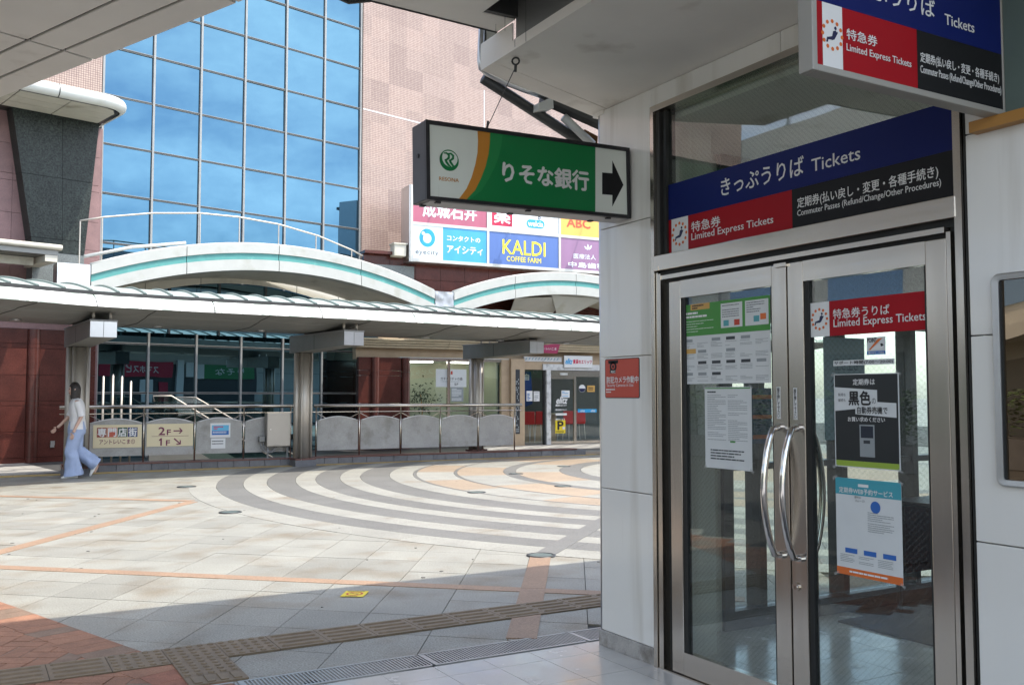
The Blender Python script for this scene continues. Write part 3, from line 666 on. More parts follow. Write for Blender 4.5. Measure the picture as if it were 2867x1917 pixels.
rect(FW, -3.1238,-2.26,2.214,2.4055,d0,M['sblk'],sg,'panel','black lower right field',0.006)
a = FW.px(*c7(212,1290),d0)[0]; b = FW.px(*c7(310,1275),d0)[0]
rect(FW, a,b,2.214,2.4055,d0+0.0006,M['w'],sg,'icon_field')
ic = FW.px(*c7(260,1387),d0); seat_icon(FW, ic[0], ic[1], 0.056, d0+0.0012, sg)
dt = d0+0.0012
for s, tl, br, bo in (('きっぷうりば',(505,1062),(997,1035),0.012),('Tickets',(1042,947),(1332,945),0.008),('特急券',(330,1318),(502,1340),0.012),('Limited Express Tickets',(330,1386),(816,1336),0.008),
                  ('定期券(払い戻し・変更・各種手続き)',(958,1175),(1795,1060),0.012),('Commuter Passes (Refund/Change/Other Procedures)',(958,1248),(1812,1112),0.006)):
    textpx(s, FW, c7(*tl), c7(*br), dt, M['w'], sg, bold=bo)

# ================================================================== PROJECTING TICKETS SIGN (upper right)
YT = 2.046
FT = Fr((0,YT,0), (1,0,0))
ts = thing('projecting_sign', 'projecting light box sign reading Tickets hanging from the wall above right', 'sign', Vector((2.75,YT,2.46)))
flat('signgrey','#9a978f')
part('frame', MB(FT).box(2.262,2.285,2.466,3.02,-0.055,0.004).box(3.245,3.258,2.466,3.02,-0.055,0.004).box(2.285,3.245,2.466,2.488,-0.055,0.004).box(2.285,3.245,2.98,3.02,-0.055,0.004), M['signgrey'], ts, bevel=0.003)
part('box_body', MB(FT).box(2.285,3.245,2.488,2.98,-0.05,-0.006), M['signgrey'], ts)
rect(FT,2.285,3.245,2.693,2.98,0.0,M['blue'],ts,'panel','blue top band',0.005)
xr = FT.px(*c7(1668,300))[0]
rect(FT,2.285,xr,2.488,2.6925,0.0,M['red'],ts,'panel','red field',0.005)
rect(FT,xr+0.0005,3.245,2.488,2.6925,0.0,M['sblk'],ts,'panel','black field',0.005)
xa = FT.px(*c7(1107,200))[0]; xb = FT.px(*c7(1225,200))[0]
rect(FT,xa,xb,2.488,2.6925,0.0006,M['w'],ts,'icon_field')
ic = FT.px(*c7(1165,210)); seat_icon(FT, ic[0], ic[1], 0.044, 0.0012, ts)
for s, tl, br, bo in (('きっぷうりば',(1205,-175),(1775,112),0.012),('Tickets',(1832,82),(2008,198),0.008),('特急券',(1250,168),(1433,282),0.012),('Limited Express Tickets',(1250,258),(1635,414),0.008),
                  ('定期券(払い戻し・変更・各種手続き)',(1688,308),(2155,502),0.012),('Commuter Passes (Refund/Change/Other Procedures)',(1688,386),(2168,570),0.006)):
    textpx(s, FT, c7(*tl), c7(*br), 0.0014, M['w'], ts, bold=bo)
flat('wood','#a9793a',0.5); flat('sage','#5f6d66')
part('wall_plate', MB(FW).box(-2.04,-1.6,2.47,3.0,0.002,0.010), M['sage'], ts); part('wood_block', MB(FW).box(-2.16,-1.6,2.425,2.466,0.002,0.05), M['wood'], ts)

# ================================================================== HANGING BANK SIGN
c4 = crop(900,0,.4591)
tilt = math.radians(1.05)
FR_ = Fr((1.977,4.284,2.431), (math.cos(tilt),0,math.sin(tilt)), (-math.sin(tilt),0,math.cos(tilt)))
rs = thing('bank_sign', 'green and white bank sign box with black frame and right arrow on the white pillar', 'sign', Vector((2.6,4.36,2.43)))
Wd, Hd, Dp = 1.275, 0.405, 0.165
part('box_body', MB(FR_).box(0.0,Wd,0.0,Hd,-Dp,-0.006), M['resblack'], rs, bevel=0.004)
part('underside', MB(FR_).box(0.03,Wd-0.005,-0.003,0.0005,-Dp+0.012,-0.014), M['underside'], rs)
fw_ = 0.021
part('frame', MB(FR_).box(0.0,fw_,0.0,Hd,-0.006,0.006).box(Wd-fw_,Wd,0.0,Hd,-0.006,0.006).box(fw_,Wd-fw_,0.0,fw_*0.9,-0.006,0.006).box(fw_,Wd-fw_,Hd-fw_,Hd,-0.006,0.006), M['resblack'], rs)
y0, y1 = fw_*0.9, Hd-fw_
lx = lambda X, Y: FR_.px(*c4(X, Y))
rect(FR_, fw_, Wd-fw_, y0, y1, -0.003, M['signwhite'], rs, 'face')
def band(left, right, m, d, nm):
    Lp = [lx(*q) for q in left]; Rp = [lx(*q) for q in right]
    cl = lambda p: (min(max(p[0],fw_),Wd-fw_), min(max(p[1],y0),y1))
    Lp = [cl(p) for p in Lp]; Rp = [cl(p) for p in Rp]; mb = MB(FR_); mb.loft([[(a[0],a[1],d),(b[0],b[1],d)] for a, b in zip(Lp, Rp)], False, False); part(nm, mb, m, rs)
Lc = [(953,790),(956,860),(953,930),(940,1000),(917,1080),(886,1150),(840,1235)]
Rc = [(1030,800),(1028,870),(1020,940),(1002,1015),(973,1090),(938,1160),(885,1240)]
Gc = [(1107,810),(1100,880),(1085,950),(1058,1020),(1020,1095),(975,1165),(900,1240)]
Ec = [(1672,880),(1672,950),(1672,1000),(1672,1050),(1672,1120),(1672,1200),(1672,1330)]
band(Gc, Ec, M['green'], -0.0022, 'green_field'); band(Rc, Gc, M['lgreen'], -0.0022, 'light_green_band'); band(Lc, Rc, M['amber'], -0.0022, 'amber_band')
ar = [(1713,1052),(1775,1057),(1775,978),(1843,1128),(1775,1260),(1775,1190),(1713,1185)]
part('arrow', MB(FR_).sheet([lx(*q) for q in ar], -0.0018), M['sblk'], rs)
textpx('りそな銀行', FR_, c4(1105,985), c4(1630,1165), -0.0016, M['w'], rs, bold=0.036)
textpx('RESONA', FR_, c4(718,1077), c4(838,1113), -0.0016, M['amber'], rs, bold=0.008)
cx_, cy_ = lx(780,978); r_ = 0.0545; mb = MB(FR_); n = 40; dd = -0.0018
def cres(ox, oy, r2, a0, a1):                                  # crescent between the outer circle and an offset inner one
    rg = []
    for k in range(n+1):
        a = a0+(a1-a0)*k/n; rg.append([(cx_+r_*math.cos(a), cy_+r_*math.sin(a), dd), (cx_+ox+r2*math.cos(a), cy_+oy+r2*math.sin(a), dd)])
    mb.loft(rg, False, False)
cres(0.004, 0.011, r_*0.80, math.radians(150), math.radians(400)); cres(0.0,-0.003, r_*0.95, math.radians(20), math.radians(210))
part('logo_ring', mb, M['green'], rs)
def sw(pts, w, m=M['green'], nm='logo_stroke', d=dd+0.0003):
    mb = MB(FR_); N_ = []
    for i, p in enumerate(pts):
        a = Vector(pts[max(i-1,0)]); b = Vector(pts[min(i+1,len(pts)-1)]); t = (b-a).normalized(); nx, ny = -t.y, t.x
        ww = w[i]; N_.append([(cx_+(p[0]+nx*ww)*r_, cy_+(p[1]+ny*ww)*r_, d), (cx_+(p[0]-nx*ww)*r_, cy_+(p[1]-ny*ww)*r_, d)])
    mb.loft(N_, False, False); part(nm, mb, m, rs)
for ox in (-0.16, 0.28):                                       # the two interlaced R strokes
    sw([(-0.42+ox,0.62),(-0.1+ox,0.66),(0.14+ox,0.48),(0.12+ox,0.22),(-0.1+ox,0.04),(-0.3+ox,0.02)], [0.05,0.09,0.12,0.12,0.09,0.03])
    sw([(-0.24+ox,0.05),(-0.12+ox,-0.2),(0.1+ox,-0.46),(0.4+ox,-0.62)], [0.1,0.12,0.11,0.03])
for X, Y in ((685,1254),(720,1240),(1225,1310),(1272,1296),(1722,1358),(1760,1348)):
    a = FR_.px(*c4(X,Y)); xx = min(max(a[0],0.04),Wd-0.04); front = Y in (1240,1296,1348)
    part('clip', MB(FR_).box(xx-0.014,xx+0.014,-0.010,-0.002,-0.03 if front else -Dp+0.02,-0.01 if front else -Dp+0.045), M['resblack'], rs)
part('end_bolt', MB(lambda a,b,c=0: FR_(c, a, b)).cyl(0.24,-0.09,0.011,-0.004,0.0,12), M['rubber'], rs)
ey = FR_.px(*c4(1010,782), -0.08)[0]
def ring_pts(c, r, ax1, ax2, n=14): return [tuple(Vector(c)+Vector(ax1)*(r*math.cos(2*math.pi*k/n))+Vector(ax2)*(r*math.sin(2*math.pi*k/n))) for k in range(n+1)]
E1 = FR_(ey, Hd+0.012, -0.08); E2 = Vector((2.361,4.052,3.155))
part('eye_bolt', MB().tube(ring_pts(E1,0.014,(1,0,0),(0,0,1)),0.0035,6), M['darksteel'], rs, True)
wr = thing('sign_wire', 'thin steel wire and eye bolt holding the bank sign from the soffit', 'wire', E2)
part('wire', MB().tube([tuple(E1+Vector((0,0,0.014))), tuple(E2+Vector((0,0,-0.05)))], 0.0022, 6), M['darksteel'], wr)
part('eye_bolt', MB().tube(ring_pts(E2-Vector((0,0,0.022)),0.018,(0.8,-0.6,0),(0,0,1)),0.0048,8), M['darksteel'], wr, True)
part('turnbuckle', MB().tube([tuple(E2+Vector((0.0,0,-0.04))), tuple(E2+Vector((0.001,0.006,-0.075)))], 0.0075, 8), M['darksteel'], wr)
part('turnbuckle', MB().tube([tuple(E1+Vector((0,0,0.012))), tuple(E1+Vector((0,-0.01,0.05)))], 0.0065, 8), M['darksteel'], wr)

# ================================================================== CAMERA WARNING SIGN on the pillar
cs = thing('warning_sign', 'small orange security camera sign with black border on the white pillar', 'sign', Vector((XW,4.39,1.44)))
flat('vermil','#b8432f')
def rrect(fr, x0, x1, y0, y1, r, d0, d1, n=4):
    pts = []
    for cx, cy, a in ((x1-r,y1-r,0),(x0+r,y1-r,90),(x0+r,y0+r,180),(x1-r,y0+r,270)):
        for k in range(n+1):
            t = math.radians(a+90*k/n); pts.append((cx+r*math.cos(t), cy+r*math.sin(t)))
    return MB(fr).prism(pts, d0, d1)
part('plate', rrect(FW,-4.549,-4.223,1.437,1.664,0.012,0.0,0.003), M['sblk'], cs); part('face', rrect(FW,-4.545,-4.227,1.441,1.660,0.010,0.003,0.0036), M['vermil'], cs)
cc5 = crop(900,600,.4591)
part('camera_icon', MB(FW).sheet([FW.px(*cc5(*q),0.004) for q in ((1748,892),(1810,887),(1808,908),(1750,912))],0.0042), M['sblk'], cs)
ci = FW.px(*cc5(1779,928),0.004); part('camera_dome', MB(FW).disc(ci[0],ci[1],0.034,0.0042,20,0.03), M['sblk'], cs); part('camera_lens', MB(FW).disc(ci[0],ci[1],0.017,0.0046,18,0.016), M['vermil'], cs); part('camera_eye', MB(FW).disc(ci[0],ci[1],0.010,0.005,16), M['sblk'], cs)
rect(FW, *[v for v in (FW.px(*cc5(1762,950))[0], FW.px(*cc5(1797,950))[0], FW.px(*cc5(1762,969))[1], FW.px(*cc5(1762,949))[1])], 0.0042, M['sblk'], cs, 'rec_tag')
textpx('REC', FW, cc5(1766,953), cc5(1793,966), 0.0046, M['w'], cs, bold=0.05)
textpx('防犯カメラ作動中', FW, cc5(1740,990), cc5(1933,1026), 0.0044, M['w'], cs, bold=0.025)
textpx('Security Cameras in Use', FW, cc5(1740,1032), cc5(1902,1055), 0.0044, M['w'], cs)
a = FW.px(*cc5(1740,1060)); b = FW.px(*cc5(1812,1090)); lines(FW, a[0], b[1], b[0], a[1], 2, 0.0044, M['w'], cs, seed=5)

# ================================================================== POSTERS and STICKERS on the doors
dg = -0.0195
def poster(name, label, cat, tl, br, d=dg, m='paper', group=None):
    a = FW.px(*tl, d); b = FW.px(*br, d); x0, x1, y0, y1 = a[0], b[0], b[1], a[1]
    p = thing(name, label, cat, Vector((XW-d, -(x0+x1)/2, y0)), group)
    part('sheet', MB(FW).box(x0, x1, y0, y1, d-0.0012, d), M[m], p)
    return p, x0, x1, y0, y1
flat('pgreen','#3f8a35'); flat('pgold','#c59a4f'); flat('pgrey','#8c9293'); flat('pdark','#30353a'); flat('pteal','#4f9aa0')
p, x0, x1, y0, y1 = poster('poster', 'wide green and white fare notice on the left door glass', 'poster', ce(138,213), ce(838,815)); w, h = x1-x0, y1-y0
e = dg+0.0006
X = lambda u: x0+w*u
Yv = lambda v: y1-h*v
rect(FW, x0, x1, Yv(0.40), Yv(0.0), e, M['pgreen'], p, 'green_field')
rect(FW, X(0.47), X(0.71), Yv(0.33), Yv(0.035), e+0.0004, M['paper'], p, 'card'); rect(FW, X(0.74), X(0.985), Yv(0.33), Yv(0.035), e+0.0004, M['paper'], p, 'card')
rect(FW, X(0.11), X(0.34), Yv(0.075), Yv(0.0), e+0.0004, M['pgold'], p, 'title_tag')
lines(FW, X(0.13), Yv(0.068), X(0.32), Yv(0.008), 2, e+0.0008, M['k'], p, 1, 0.6); lines(FW, X(0.05), Yv(0.18), X(0.44), Yv(0.09), 2, e+0.0004, M['w'], p, 2, 0.55); lines(FW, X(0.05), Yv(0.36), X(0.42), Yv(0.2), 5, e+0.0004, M['w'], p, 3, 0.18)
for u in (0.485, 0.755): lines(FW, X(u), Yv(0.21), X(u+0.21), Yv(0.05), 6, e+0.0008, M['pdark'], p, int(u*99), 0.3)
for u, v, mm in ((0.50,0.24,'pteal'),(0.62,0.24,'rededge'),(0.83,0.22,'pteal'),(0.90,0.2,'orange')): rect(FW, X(u), X(u+0.06), Yv(v+0.07), Yv(v), e+0.0008, M[mm], p, 'picture')
R1 = random.Random(11)
for r in range(4):
    for c in range(6):
        u, v = 0.02+0.165*c, 0.43+0.14*r; lines(FW, X(u), Yv(v+0.12), X(u+0.145), Yv(v+0.055), 4, e, M['pgrey'], p, 100+r*9+c, 0.35)
        if R1.random() < 0.6: rect(FW, X(u+0.01), X(u+0.11), Yv(v+0.045), Yv(v+0.008), e, M['pdark' if R1.random() < 0.5 else 'pgrey'], p, 'picture')
rect(FW, X(0.02), X(0.17), Yv(0.62), Yv(0.56), e+0.0004, M['pgold'], p, 'gold_tag')
p, x0, x1, y0, y1 = poster('poster', 'white sheet of questions with a green top line on the left door', 'poster', ce(316,850), ce(690,1510)); w, h = x1-x0, y1-y0
rect(FW, X(0.01), X(0.98), Yv(0.022), Yv(0.008), e, M['pgreen'], p, 'top_line')
lines(FW, X(0.06), Yv(0.075), X(0.32), Yv(0.045), 1, e, M['pdark'], p, 20, 0.6); lines(FW, X(0.06), Yv(0.66), X(0.96), Yv(0.09), 26, e, M['pgrey'], p, 21, 0.34, cols=2); lines(FW, X(0.12), Yv(0.9), X(0.92), Yv(0.76), 4, e, M['pdark'], p, 22, 0.45)
rect(FW, X(0.55), X(0.66), Yv(0.675), Yv(0.655), e, M['pgreen'], p, 'green_tag')
bandp, x0, x1, y0, y1 = poster('door_band', 'red limited express tickets band across the top of the right door glass', 'sign', c8(1000,320), c8(1758,468), -0.019, 'red')
e2 = -0.0184; a = FW.px(*c8(1036,400),e2)[0]; b = FW.px(*c8(1148,400),e2)[0]
rect(FW, a, b, y0, y1, e2, M['w'], bandp, 'icon_field'); ic = FW.px(*c8(1090,410),e2); seat_icon(FW, ic[0], ic[1], 0.0425, e2+0.0005, bandp)
textpx('特急券うりば', FW, c8(1170,352), c8(1505,380), e2+0.0004, M['w'], bandp, bold=0.012); textpx('Limited Express Tickets', FW, c8(1173,413), c8(1722,430), e2+0.0004, M['w'], bandp, bold=0.008)
p, x0, x1, y0, y1 = poster('sticker', 'square train sticker headed POINT under the red band', 'sticker', cd(1430,268), cd(1648,458)); w, h = x1-x0, y1-y0
flat('stblue','#1b65b0')
rect(FW, x0, x1, y0, Yv(0.80), e, M['stblue'], p, 'blue_foot'); text('POINT', FW, X(0.04), Yv(0.30), X(0.55), Yv(0.04), e, M['k'], p, bold=0.03)
part('flash', MB(FW).sheet([(X(0.1),Yv(0.72)),(X(0.2),Yv(0.72)),(X(0.88),Yv(0.06)),(X(0.6),Yv(0.12))], e+0.0003), M['orange'], p)
part('train', MB(FW).sheet([(X(0.22),Yv(0.74)),(X(0.9),Yv(0.66)),(X(0.93),Yv(0.5)),(X(0.82),Yv(0.34)),(X(0.66),Yv(0.38)),(X(0.3),Yv(0.62))], e+0.0006), M['w'], p); part('train_front', MB(FW).sheet([(X(0.74),Yv(0.4)),(X(0.84),Yv(0.36)),(X(0.92),Yv(0.5)),(X(0.78),Yv(0.56))], e+0.0009), M['k'], p)
text('積立金カード対応', FW, X(0.08), Yv(0.95), X(0.94), Yv(0.84), e+0.0004, M['w'], p, bold=0.02)
p, x0, x1, y0, y1 = poster('notice_strip', 'white paper strip giving the support hours 7:00 to 20:00', 'notice', cd(1043,535), cd(1752,572)); w, h = x1-x0, y1-y0
text('サポート時間(7:00〜20:00)', FW, X(0.02), Yv(0.86), X(0.98), Yv(0.14), e, M['k'], p, bold=0.025)
p, x0, x1, y0, y1 = poster('poster', 'black poster about commuter passes in the middle of the right door', 'poster', cd(1050,692), c8(1572,1310)); w, h = x1-x0, y1-y0
flat('pblack','#26292a',0.3); flat('plime','#8fa83a')
rect(FW, X(0.015), X(0.985), Yv(0.93), Yv(0.008), e, M['pblack'], p, 'black_field'); rect(FW, X(0.015), X(0.985), y0+0.004, Yv(0.9305), e, M['plime'], p, 'lime_foot')
part('white_flash', MB(FW).sheet([(X(0.015),Yv(0.14)),(X(0.68),Yv(0.175)),(X(0.68),Yv(0.30)),(X(0.96),Yv(0.31)),(X(0.96),Yv(0.46)),(X(0.34),Yv(0.43)),(X(0.34),Yv(0.375)),(X(0.015),Yv(0.40))], e+0.0004), M['paper'], p)
text('定期券は', FW, X(0.31), Yv(0.12), X(0.65), Yv(0.055), e+0.0005, M['w'], p, bold=0.02); text('黒色', FW, X(0.24), Yv(0.335), X(0.58), Yv(0.185), e+0.0009, M['k'], p, bold=0.035); text('の', FW, X(0.60), Yv(0.32), X(0.66), Yv(0.26), e+0.0009, M['k'], p)
text('自動券売機で', FW, X(0.37), Yv(0.425), X(0.83), Yv(0.35), e+0.0009, M['k'], p, bold=0.02); text('お買い求めください', FW, X(0.22), Yv(0.51), X(0.79), Yv(0.46), e+0.0006, M['w'], p, bold=0.02)
text('新規も', FW, X(0.07), Yv(0.24), X(0.19), Yv(0.205), e+0.0009, M['k'], p); text('継続も', FW, X(0.07), Yv(0.30), X(0.19), Yv(0.265), e+0.0009, M['k'], p)
rect(FW, X(0.40), X(0.63), Yv(0.88), Yv(0.54), e+0.0006, M['pgrey'], p, 'machine_picture'); rect(FW, X(0.42), X(0.61), Yv(0.68), Yv(0.555), e+0.001, M['machine'], p, 'machine_screen'); rect(FW, X(0.46), X(0.56), Yv(0.74), Yv(0.705), e+0.001, M['pdark'], p, 'machine_slot')
lines(FW, X(0.2), Yv(0.975), X(0.8), Yv(0.945), 1, e+0.0006, M['pgreen'], p, 31, 0.5)
p, x0, x1, y0, y1 = poster('poster', 'pale blue web booking poster with an orange foot on the right door', 'poster', c22(75,450), c22(440,1035)); w, h = x1-x0, y1-y0
flat('psky','#3f98a6'); flat('pblue','#2c63ae')
rect(FW, x0, x1, Yv(0.17), y1, e, M['psky'], p, 'teal_head'); rect(FW, x0, x1, y0, Yv(0.925), e, M['orange'], p, 'orange_foot')
text('定期券WEB予約サービス', FW, X(0.06), Yv(0.155), X(0.88), Yv(0.095), e+0.0004, M['w'], p, bold=0.015)
rect(FW, X(0.36), X(0.52), Yv(0.08), Yv(0.05), e+0.0004, M['w'], p, 'logo_tag')
part('blue_disc', MB(FW).disc(X(0.62), Yv(0.27), w*0.075, e+0.0004, 20), M['pblue'], p); text('便利＆', FW, X(0.3), Yv(0.2), X(0.4), Yv(0.175), e+0.0005, M['k'], p); text('スムーズ！', FW, X(0.31), Yv(0.235), X(0.46), Yv(0.21), e+0.0005, M['k'], p)
lines(FW, X(0.5), Yv(0.42), X(0.93), Yv(0.32), 5, e+0.0004, M['pgrey'], p, 40, 0.35); lines(FW, X(0.5), Yv(0.53), X(0.93), Yv(0.43), 5, e+0.0004, M['pgrey'], p, 41, 0.35)
for k in range(3):
    rect(FW, X(0.14+0.29*k), X(0.33+0.29*k), Yv(0.77), Yv(0.72), e+0.0005, M['pblue'], p, 'button'); lines(FW, X(0.06+0.29*k), Yv(0.87), X(0.31+0.29*k), Yv(0.785), 5, e+0.0004, M['pgrey'], p, 50+k, 0.35)
lines(FW, X(0.2), Yv(0.975), X(0.85), Yv(0.945), 1, e+0.0005, M['w'], p, 60, 0.6)
M['tape'] = mat('clear_tape', (0.6,0.62,0.6), 0.25); M['tape'].node_tree.nodes['Principled BSDF'].inputs['Alpha'].default_value = 0.3
for nm_, tl, br in (('black',cd(1050,692),c8(1572,1310)),('web',c22(75,450),c22(440,1035)),('ask',ce(316,850),ce(690,1510))):
    a, b = FW.px(*tl,dg), FW.px(*br,dg); own = [o for o in COL.objects if o.name.startswith('poster') and o.parent is None and o.type == 'EMPTY' and abs(o.location.y+(a[0]+b[0])/2) < 0.01 and abs(o.location.z-b[1]) < 0.01]
    for k, (xx, zz_) in enumerate(((a[0],a[1]),(b[0],a[1]),(a[0],b[1]),(b[0],b[1]))):
        if own: an = 0.5*(-1)**k; c_, s_ = math.cos(an), math.sin(an); part('tape', MB(FW).sheet([(xx+c_*u-s_*v_, zz_+s_*u+c_*v_) for u, v_ in ((-0.014,-0.006),(0.014,-0.006),(0.014,0.006),(-0.014,0.006))], dg+0.003), M['tape'], own[0])
for i, (tl, br, lab) in enumerate(((cd(388,835), cd(436,1205), 'narrow vertical push sticker on the left door stile'), (cd(582,848), cd(628,1215), 'narrow vertical push sticker on the right door stile'))):
    p, x0, x1, y0, y1 = poster('push_sticker', lab, 'sticker', tl, br, 0.0002, 'w', 'push stickers on the door stiles'); text('扉を押して下さい', FW, x0+0.003, y0+0.004, x1-0.003, y1-0.004, 0.0008, M['k'], p, vertical=True, bold=0.002)

# ================================================================== POSTER CASE on the right wall
pc = thing('poster_case', 'aluminium poster case with rounded corners at the right edge of the wall', 'poster case', Vector((XW,1.5,1.12)))
xa, xb, za, zb = -2.112, -1.15, 1.125, 1.893
M['brownglass'] = mirror('brown_glazing', (0.40,0.31,0.22), (0.05,0.028,0.012), 0.25, 0.6)
def rr(x0,x1,y0,y1,r,d,n=6):
    pts=[]
    for cx, cy, a in ((x1-r,y1-r,0),(x0+r,y1-r,90),(x0+r,y0+r,180),(x1-r,y0+r,270)):
        for k in range(n+1):
            t = math.radians(a+90*k/n); pts.append((cx+r*math.cos(t), cy+r*math.sin(t), d))
    return pts
mb = MB(FW); mb.loft([rr(xa,xb,za,zb,0.03,0.0), rr(xa,xb,za,zb,0.03,0.016), rr(xa+0.006,xb-0.006,za+0.006,zb-0.006,0.026,0.022), rr(xa+0.030,xb-0.030,za+0.024,zb-0.024,0.01,0.020), rr(xa+0.032,xb-0.032,za+0.026,zb-0.026,0.008,0.006)], True, False)
part('frame', mb, M['alu'], pc)
part('gasket', MB(FW).box(xa+0.03,xa+0.040,za+0.024,zb-0.024,0.002,0.016), M['rubber'], pc)
part('glazing', MB(FW).box(xa+0.040,xb-0.034,za+0.026,zb-0.026,0.002,0.008), M['brownglass'], pc)
# ================================================================== NEAR CANOPIES
c6 = crop(900,0,.42644)
# soffit over the office front
zf = 3.155
def P2(X, Y, z): v = G(*c6(X,Y), z); return (v.x, v.y)
ro = thing('station_roof', 'cream soffit and flat station roof over the ticket office entrance', 'roof', Vector((3.0,2.0,3.155)))
j0, j1 = P2(1225,450,zf), P2(1850,705,zf)
d = Vector((j1[0]-j0[0], j1[1]-j0[1])).normalized()
jA = (2.31, j0[1]-(j0[0]-2.31)*d.y/d.x); jB = (3.30, j1[1]+(3.30-j1[0])*d.y/d.x)
f0, f1 = P2(1140,500,zf), P2(1800,770,zf); fd = Vector((f1[0]-f0[0], f1[1]-f0[1])).normalized()
fA = (2.31, f0[1]-(f0[0]-2.31)*fd.y/fd.x); fB = (3.30, f1[1]+(3.30-f1[0])*fd.y/fd.x)
part('soffit_panel', MB().prism([(2.31,0.9),(XW+0.03,0.9),(XW+0.03,jB[1]-0.01),jB and (3.26,jB[1]-0.018),(2.31,jA[1]-0.004)], zf, zf+0.012), M['soffit'], ro)
part('soffit_panel', MB().prism([(2.31,jA[1]),(3.29,jB[1]),(3.29,fB[1]),(2.31,fA[1])], zf, zf+0.012), M['soffit'], ro)
part('soffit_backing', MB().box(2.32,XW+0.5,1.6,4.15,zf+0.013,zf+0.06), M['rubber'], ro)
part('side_face', MB().box(2.302,2.31,3.985,fA[1],zf-0.001,3.295), M['soffit'], ro)
part('side_face', MB().box(2.302,2.309,1.6,3.984,zf-0.001,zf+0.05), M['soffit'], ro)
part('upper_panel', MB().prism([(0.9,1.8),(2.12,1.8),(2.12,3.96),(2.301,3.96),(2.301,4.135),(1.45,4.085),(0.9,4.05)], 3.30, 3.312), M['soffit'], ro)
part('slot_lining', MB().box(2.06,2.127,1.8,3.97,3.305,3.62).box(2.06,2.36,1.8,3.97,3.62,3.66).box(2.10,2.303,3.93,3.968,3.305,3.62), M['darksteel'], ro)
part('slot_lining', MB().box(2.303,2.36,1.8,3.95,zf+0.01,3.62), M['greymetal'], ro)
part('edge_trim', MB().tube([(1.3,4.082,3.302),(2.30,4.14,3.302)], 0.008, 6), M['darksteel'], ro)
part('pillar_capping', MB().box(XW-0.004,XW+0.5,4.55,4.66,3.13,3.17), M['soffit'], ro)
part('roof_slab', MB().box(1.2,7.0,1.0,5.36,4.1,4.3), M['greymetal'], ro)  # unseen roof inferred from its shadow, left edge cut back to let sun in
part('roof_slab', MB().box(1.9,7.0,-2.0,0.995,4.1,4.3), M['greymetal'], ro)  # unseen extension, added to keep sun and sky off the projecting sign
part('roof_slab', MB().box(3.35,6.9,0.0,4.75,3.2,3.3), M['greymetal'], ro)
# hanging cobweb-like threads left under the soffit
for X, Ya, Yb in ((1145,160,225),(1205,105,205),(1270,60,310),(1342,0,275),(1420,140,232),(1498,0,180)):
    A = G(*c6(X,Ya),3.29); Bq = ray(*c6(X,Yb)); k = (A.y)/Bq.y; B = Vector((Bq.x*k, A.y, CAM_H+Bq.z*k))
    part('thread', MB().tube([tuple(A), tuple(B)], 0.0012, 4), M['darksteel'], ro)
# steel edge members of the roof on the plaza side
YR = 5.28
FY = Fr((0,YR,0), (1,0,0))
cp = lambda X, Y: FY.px(*c6(X,Y))
fz2 = thing('roof_frame', 'grey steel gutter pipe and dark struts under the roof edge behind the bank sign', 'roof frame', Vector((3.0,YR,3.0)))
a = [cp(1052,120), cp(1050,210), cp(1046,300), cp(1042,400), cp(1050,450), cp(1090,485), cp(1200,540), cp(1330,590), cp(1460,635)]
part('gutter_pipe', MB(FY).tube([(p[0],p[1],0.0) for p in a], [0.02]*9, 10), M['alu'], fz2, True)
part('side_panel', MB(FY).prism([cp(1078,150),cp(1160,150),cp(1160,470),cp(1078,420)], -0.03, -0.02), M['white'], fz2)
part('side_panel_edge', MB(FY).prism([cp(1076,150),cp(1088,150),cp(1090,415),cp(1078,415)], -0.02, -0.012), M['darksteel'], fz2)
part('strut', MB(FY).tube([(*cp(1085,500),-0.05),(*cp(1400,705),-0.05),(*cp(1830,985),-0.05)], 0.036, 10), M['darksteel'], fz2, True)  # dark colour stands in for the roof's shade on this strut
part('strut', MB(FY).tube([(*cp(1460,640),-0.02),(*cp(1850,815),-0.02)], 0.045, 6), M['darksteel'], fz2)
part('strut', MB(FY).tube([(*cp(1590,770),0.0),(*cp(1780,950),0.0)], 0.03, 8), M['white'], fz2, True)
part('beam_end', MB(FY).prism([cp(1400,690),cp(1495,648),cp(1500,725),cp(1402,735)], -0.06, 0.05), M['white'], fz2, bevel=0.004)
part('strut', MB(FY).tube([(*cp(-20,-30),0.1),(*cp(60,12),0.1),(*cp(140,48),0.1),(*cp(300,32),0.1),(*cp(420,38),0.1)], 0.02, 8), M['darksteel'], fz2, True)
flat('rust','#6b4a2a',0.9)
part('rusty_bracket', MB(FY).prism([cp(1730,850),cp(1815,895),cp(1812,950),cp(1755,945)], -0.03, 0.0), M['rust'], fz2)
# ---- panelled canopy at the upper left
zc = 3.2
ca_ = Vector((math.sin(math.radians(-23)), math.cos(math.radians(-23)), 0)); cb_ = Vector((math.sin(math.radians(67)), math.cos(math.radians(67)), 0))
E0 = G(262.7,168.7,zc)
cn = thing('left_canopy', 'flat grey beige canopy of metal panels with dark joints at the upper left', 'canopy', Vector((0.2,4.5,zc)))
q1 = (G(92,108,zc)-E0).dot(cb_); q2 = (G(185,140,zc)-E0).dot(cb_)
bands = [0.0, q2, q1, q1-0.62, q1-1.24, q1-1.86, q1-2.48]
fc = lambda a, b, z=0: E0 + ca_*a + cb_*b + Vector((0,0,z))
for bi in range(len(bands)-1):
    for ai in range(-3, 3):
        a0, a1 = ai*1.2+0.009, (ai+1)*1.2-0.009
        part('canopy_panel', MB(fc).box(a0, a1, bands[bi+1]+0.009, bands[bi]-(0.009 if bi else 0), 0.0, 0.015), M['soffit2'], cn, bevel=0.003)
part('canopy_deck', MB(fc).box(-3.6,3.6,bands[-1],0.0-0.004,0.016,0.16), M['rubber'], cn)

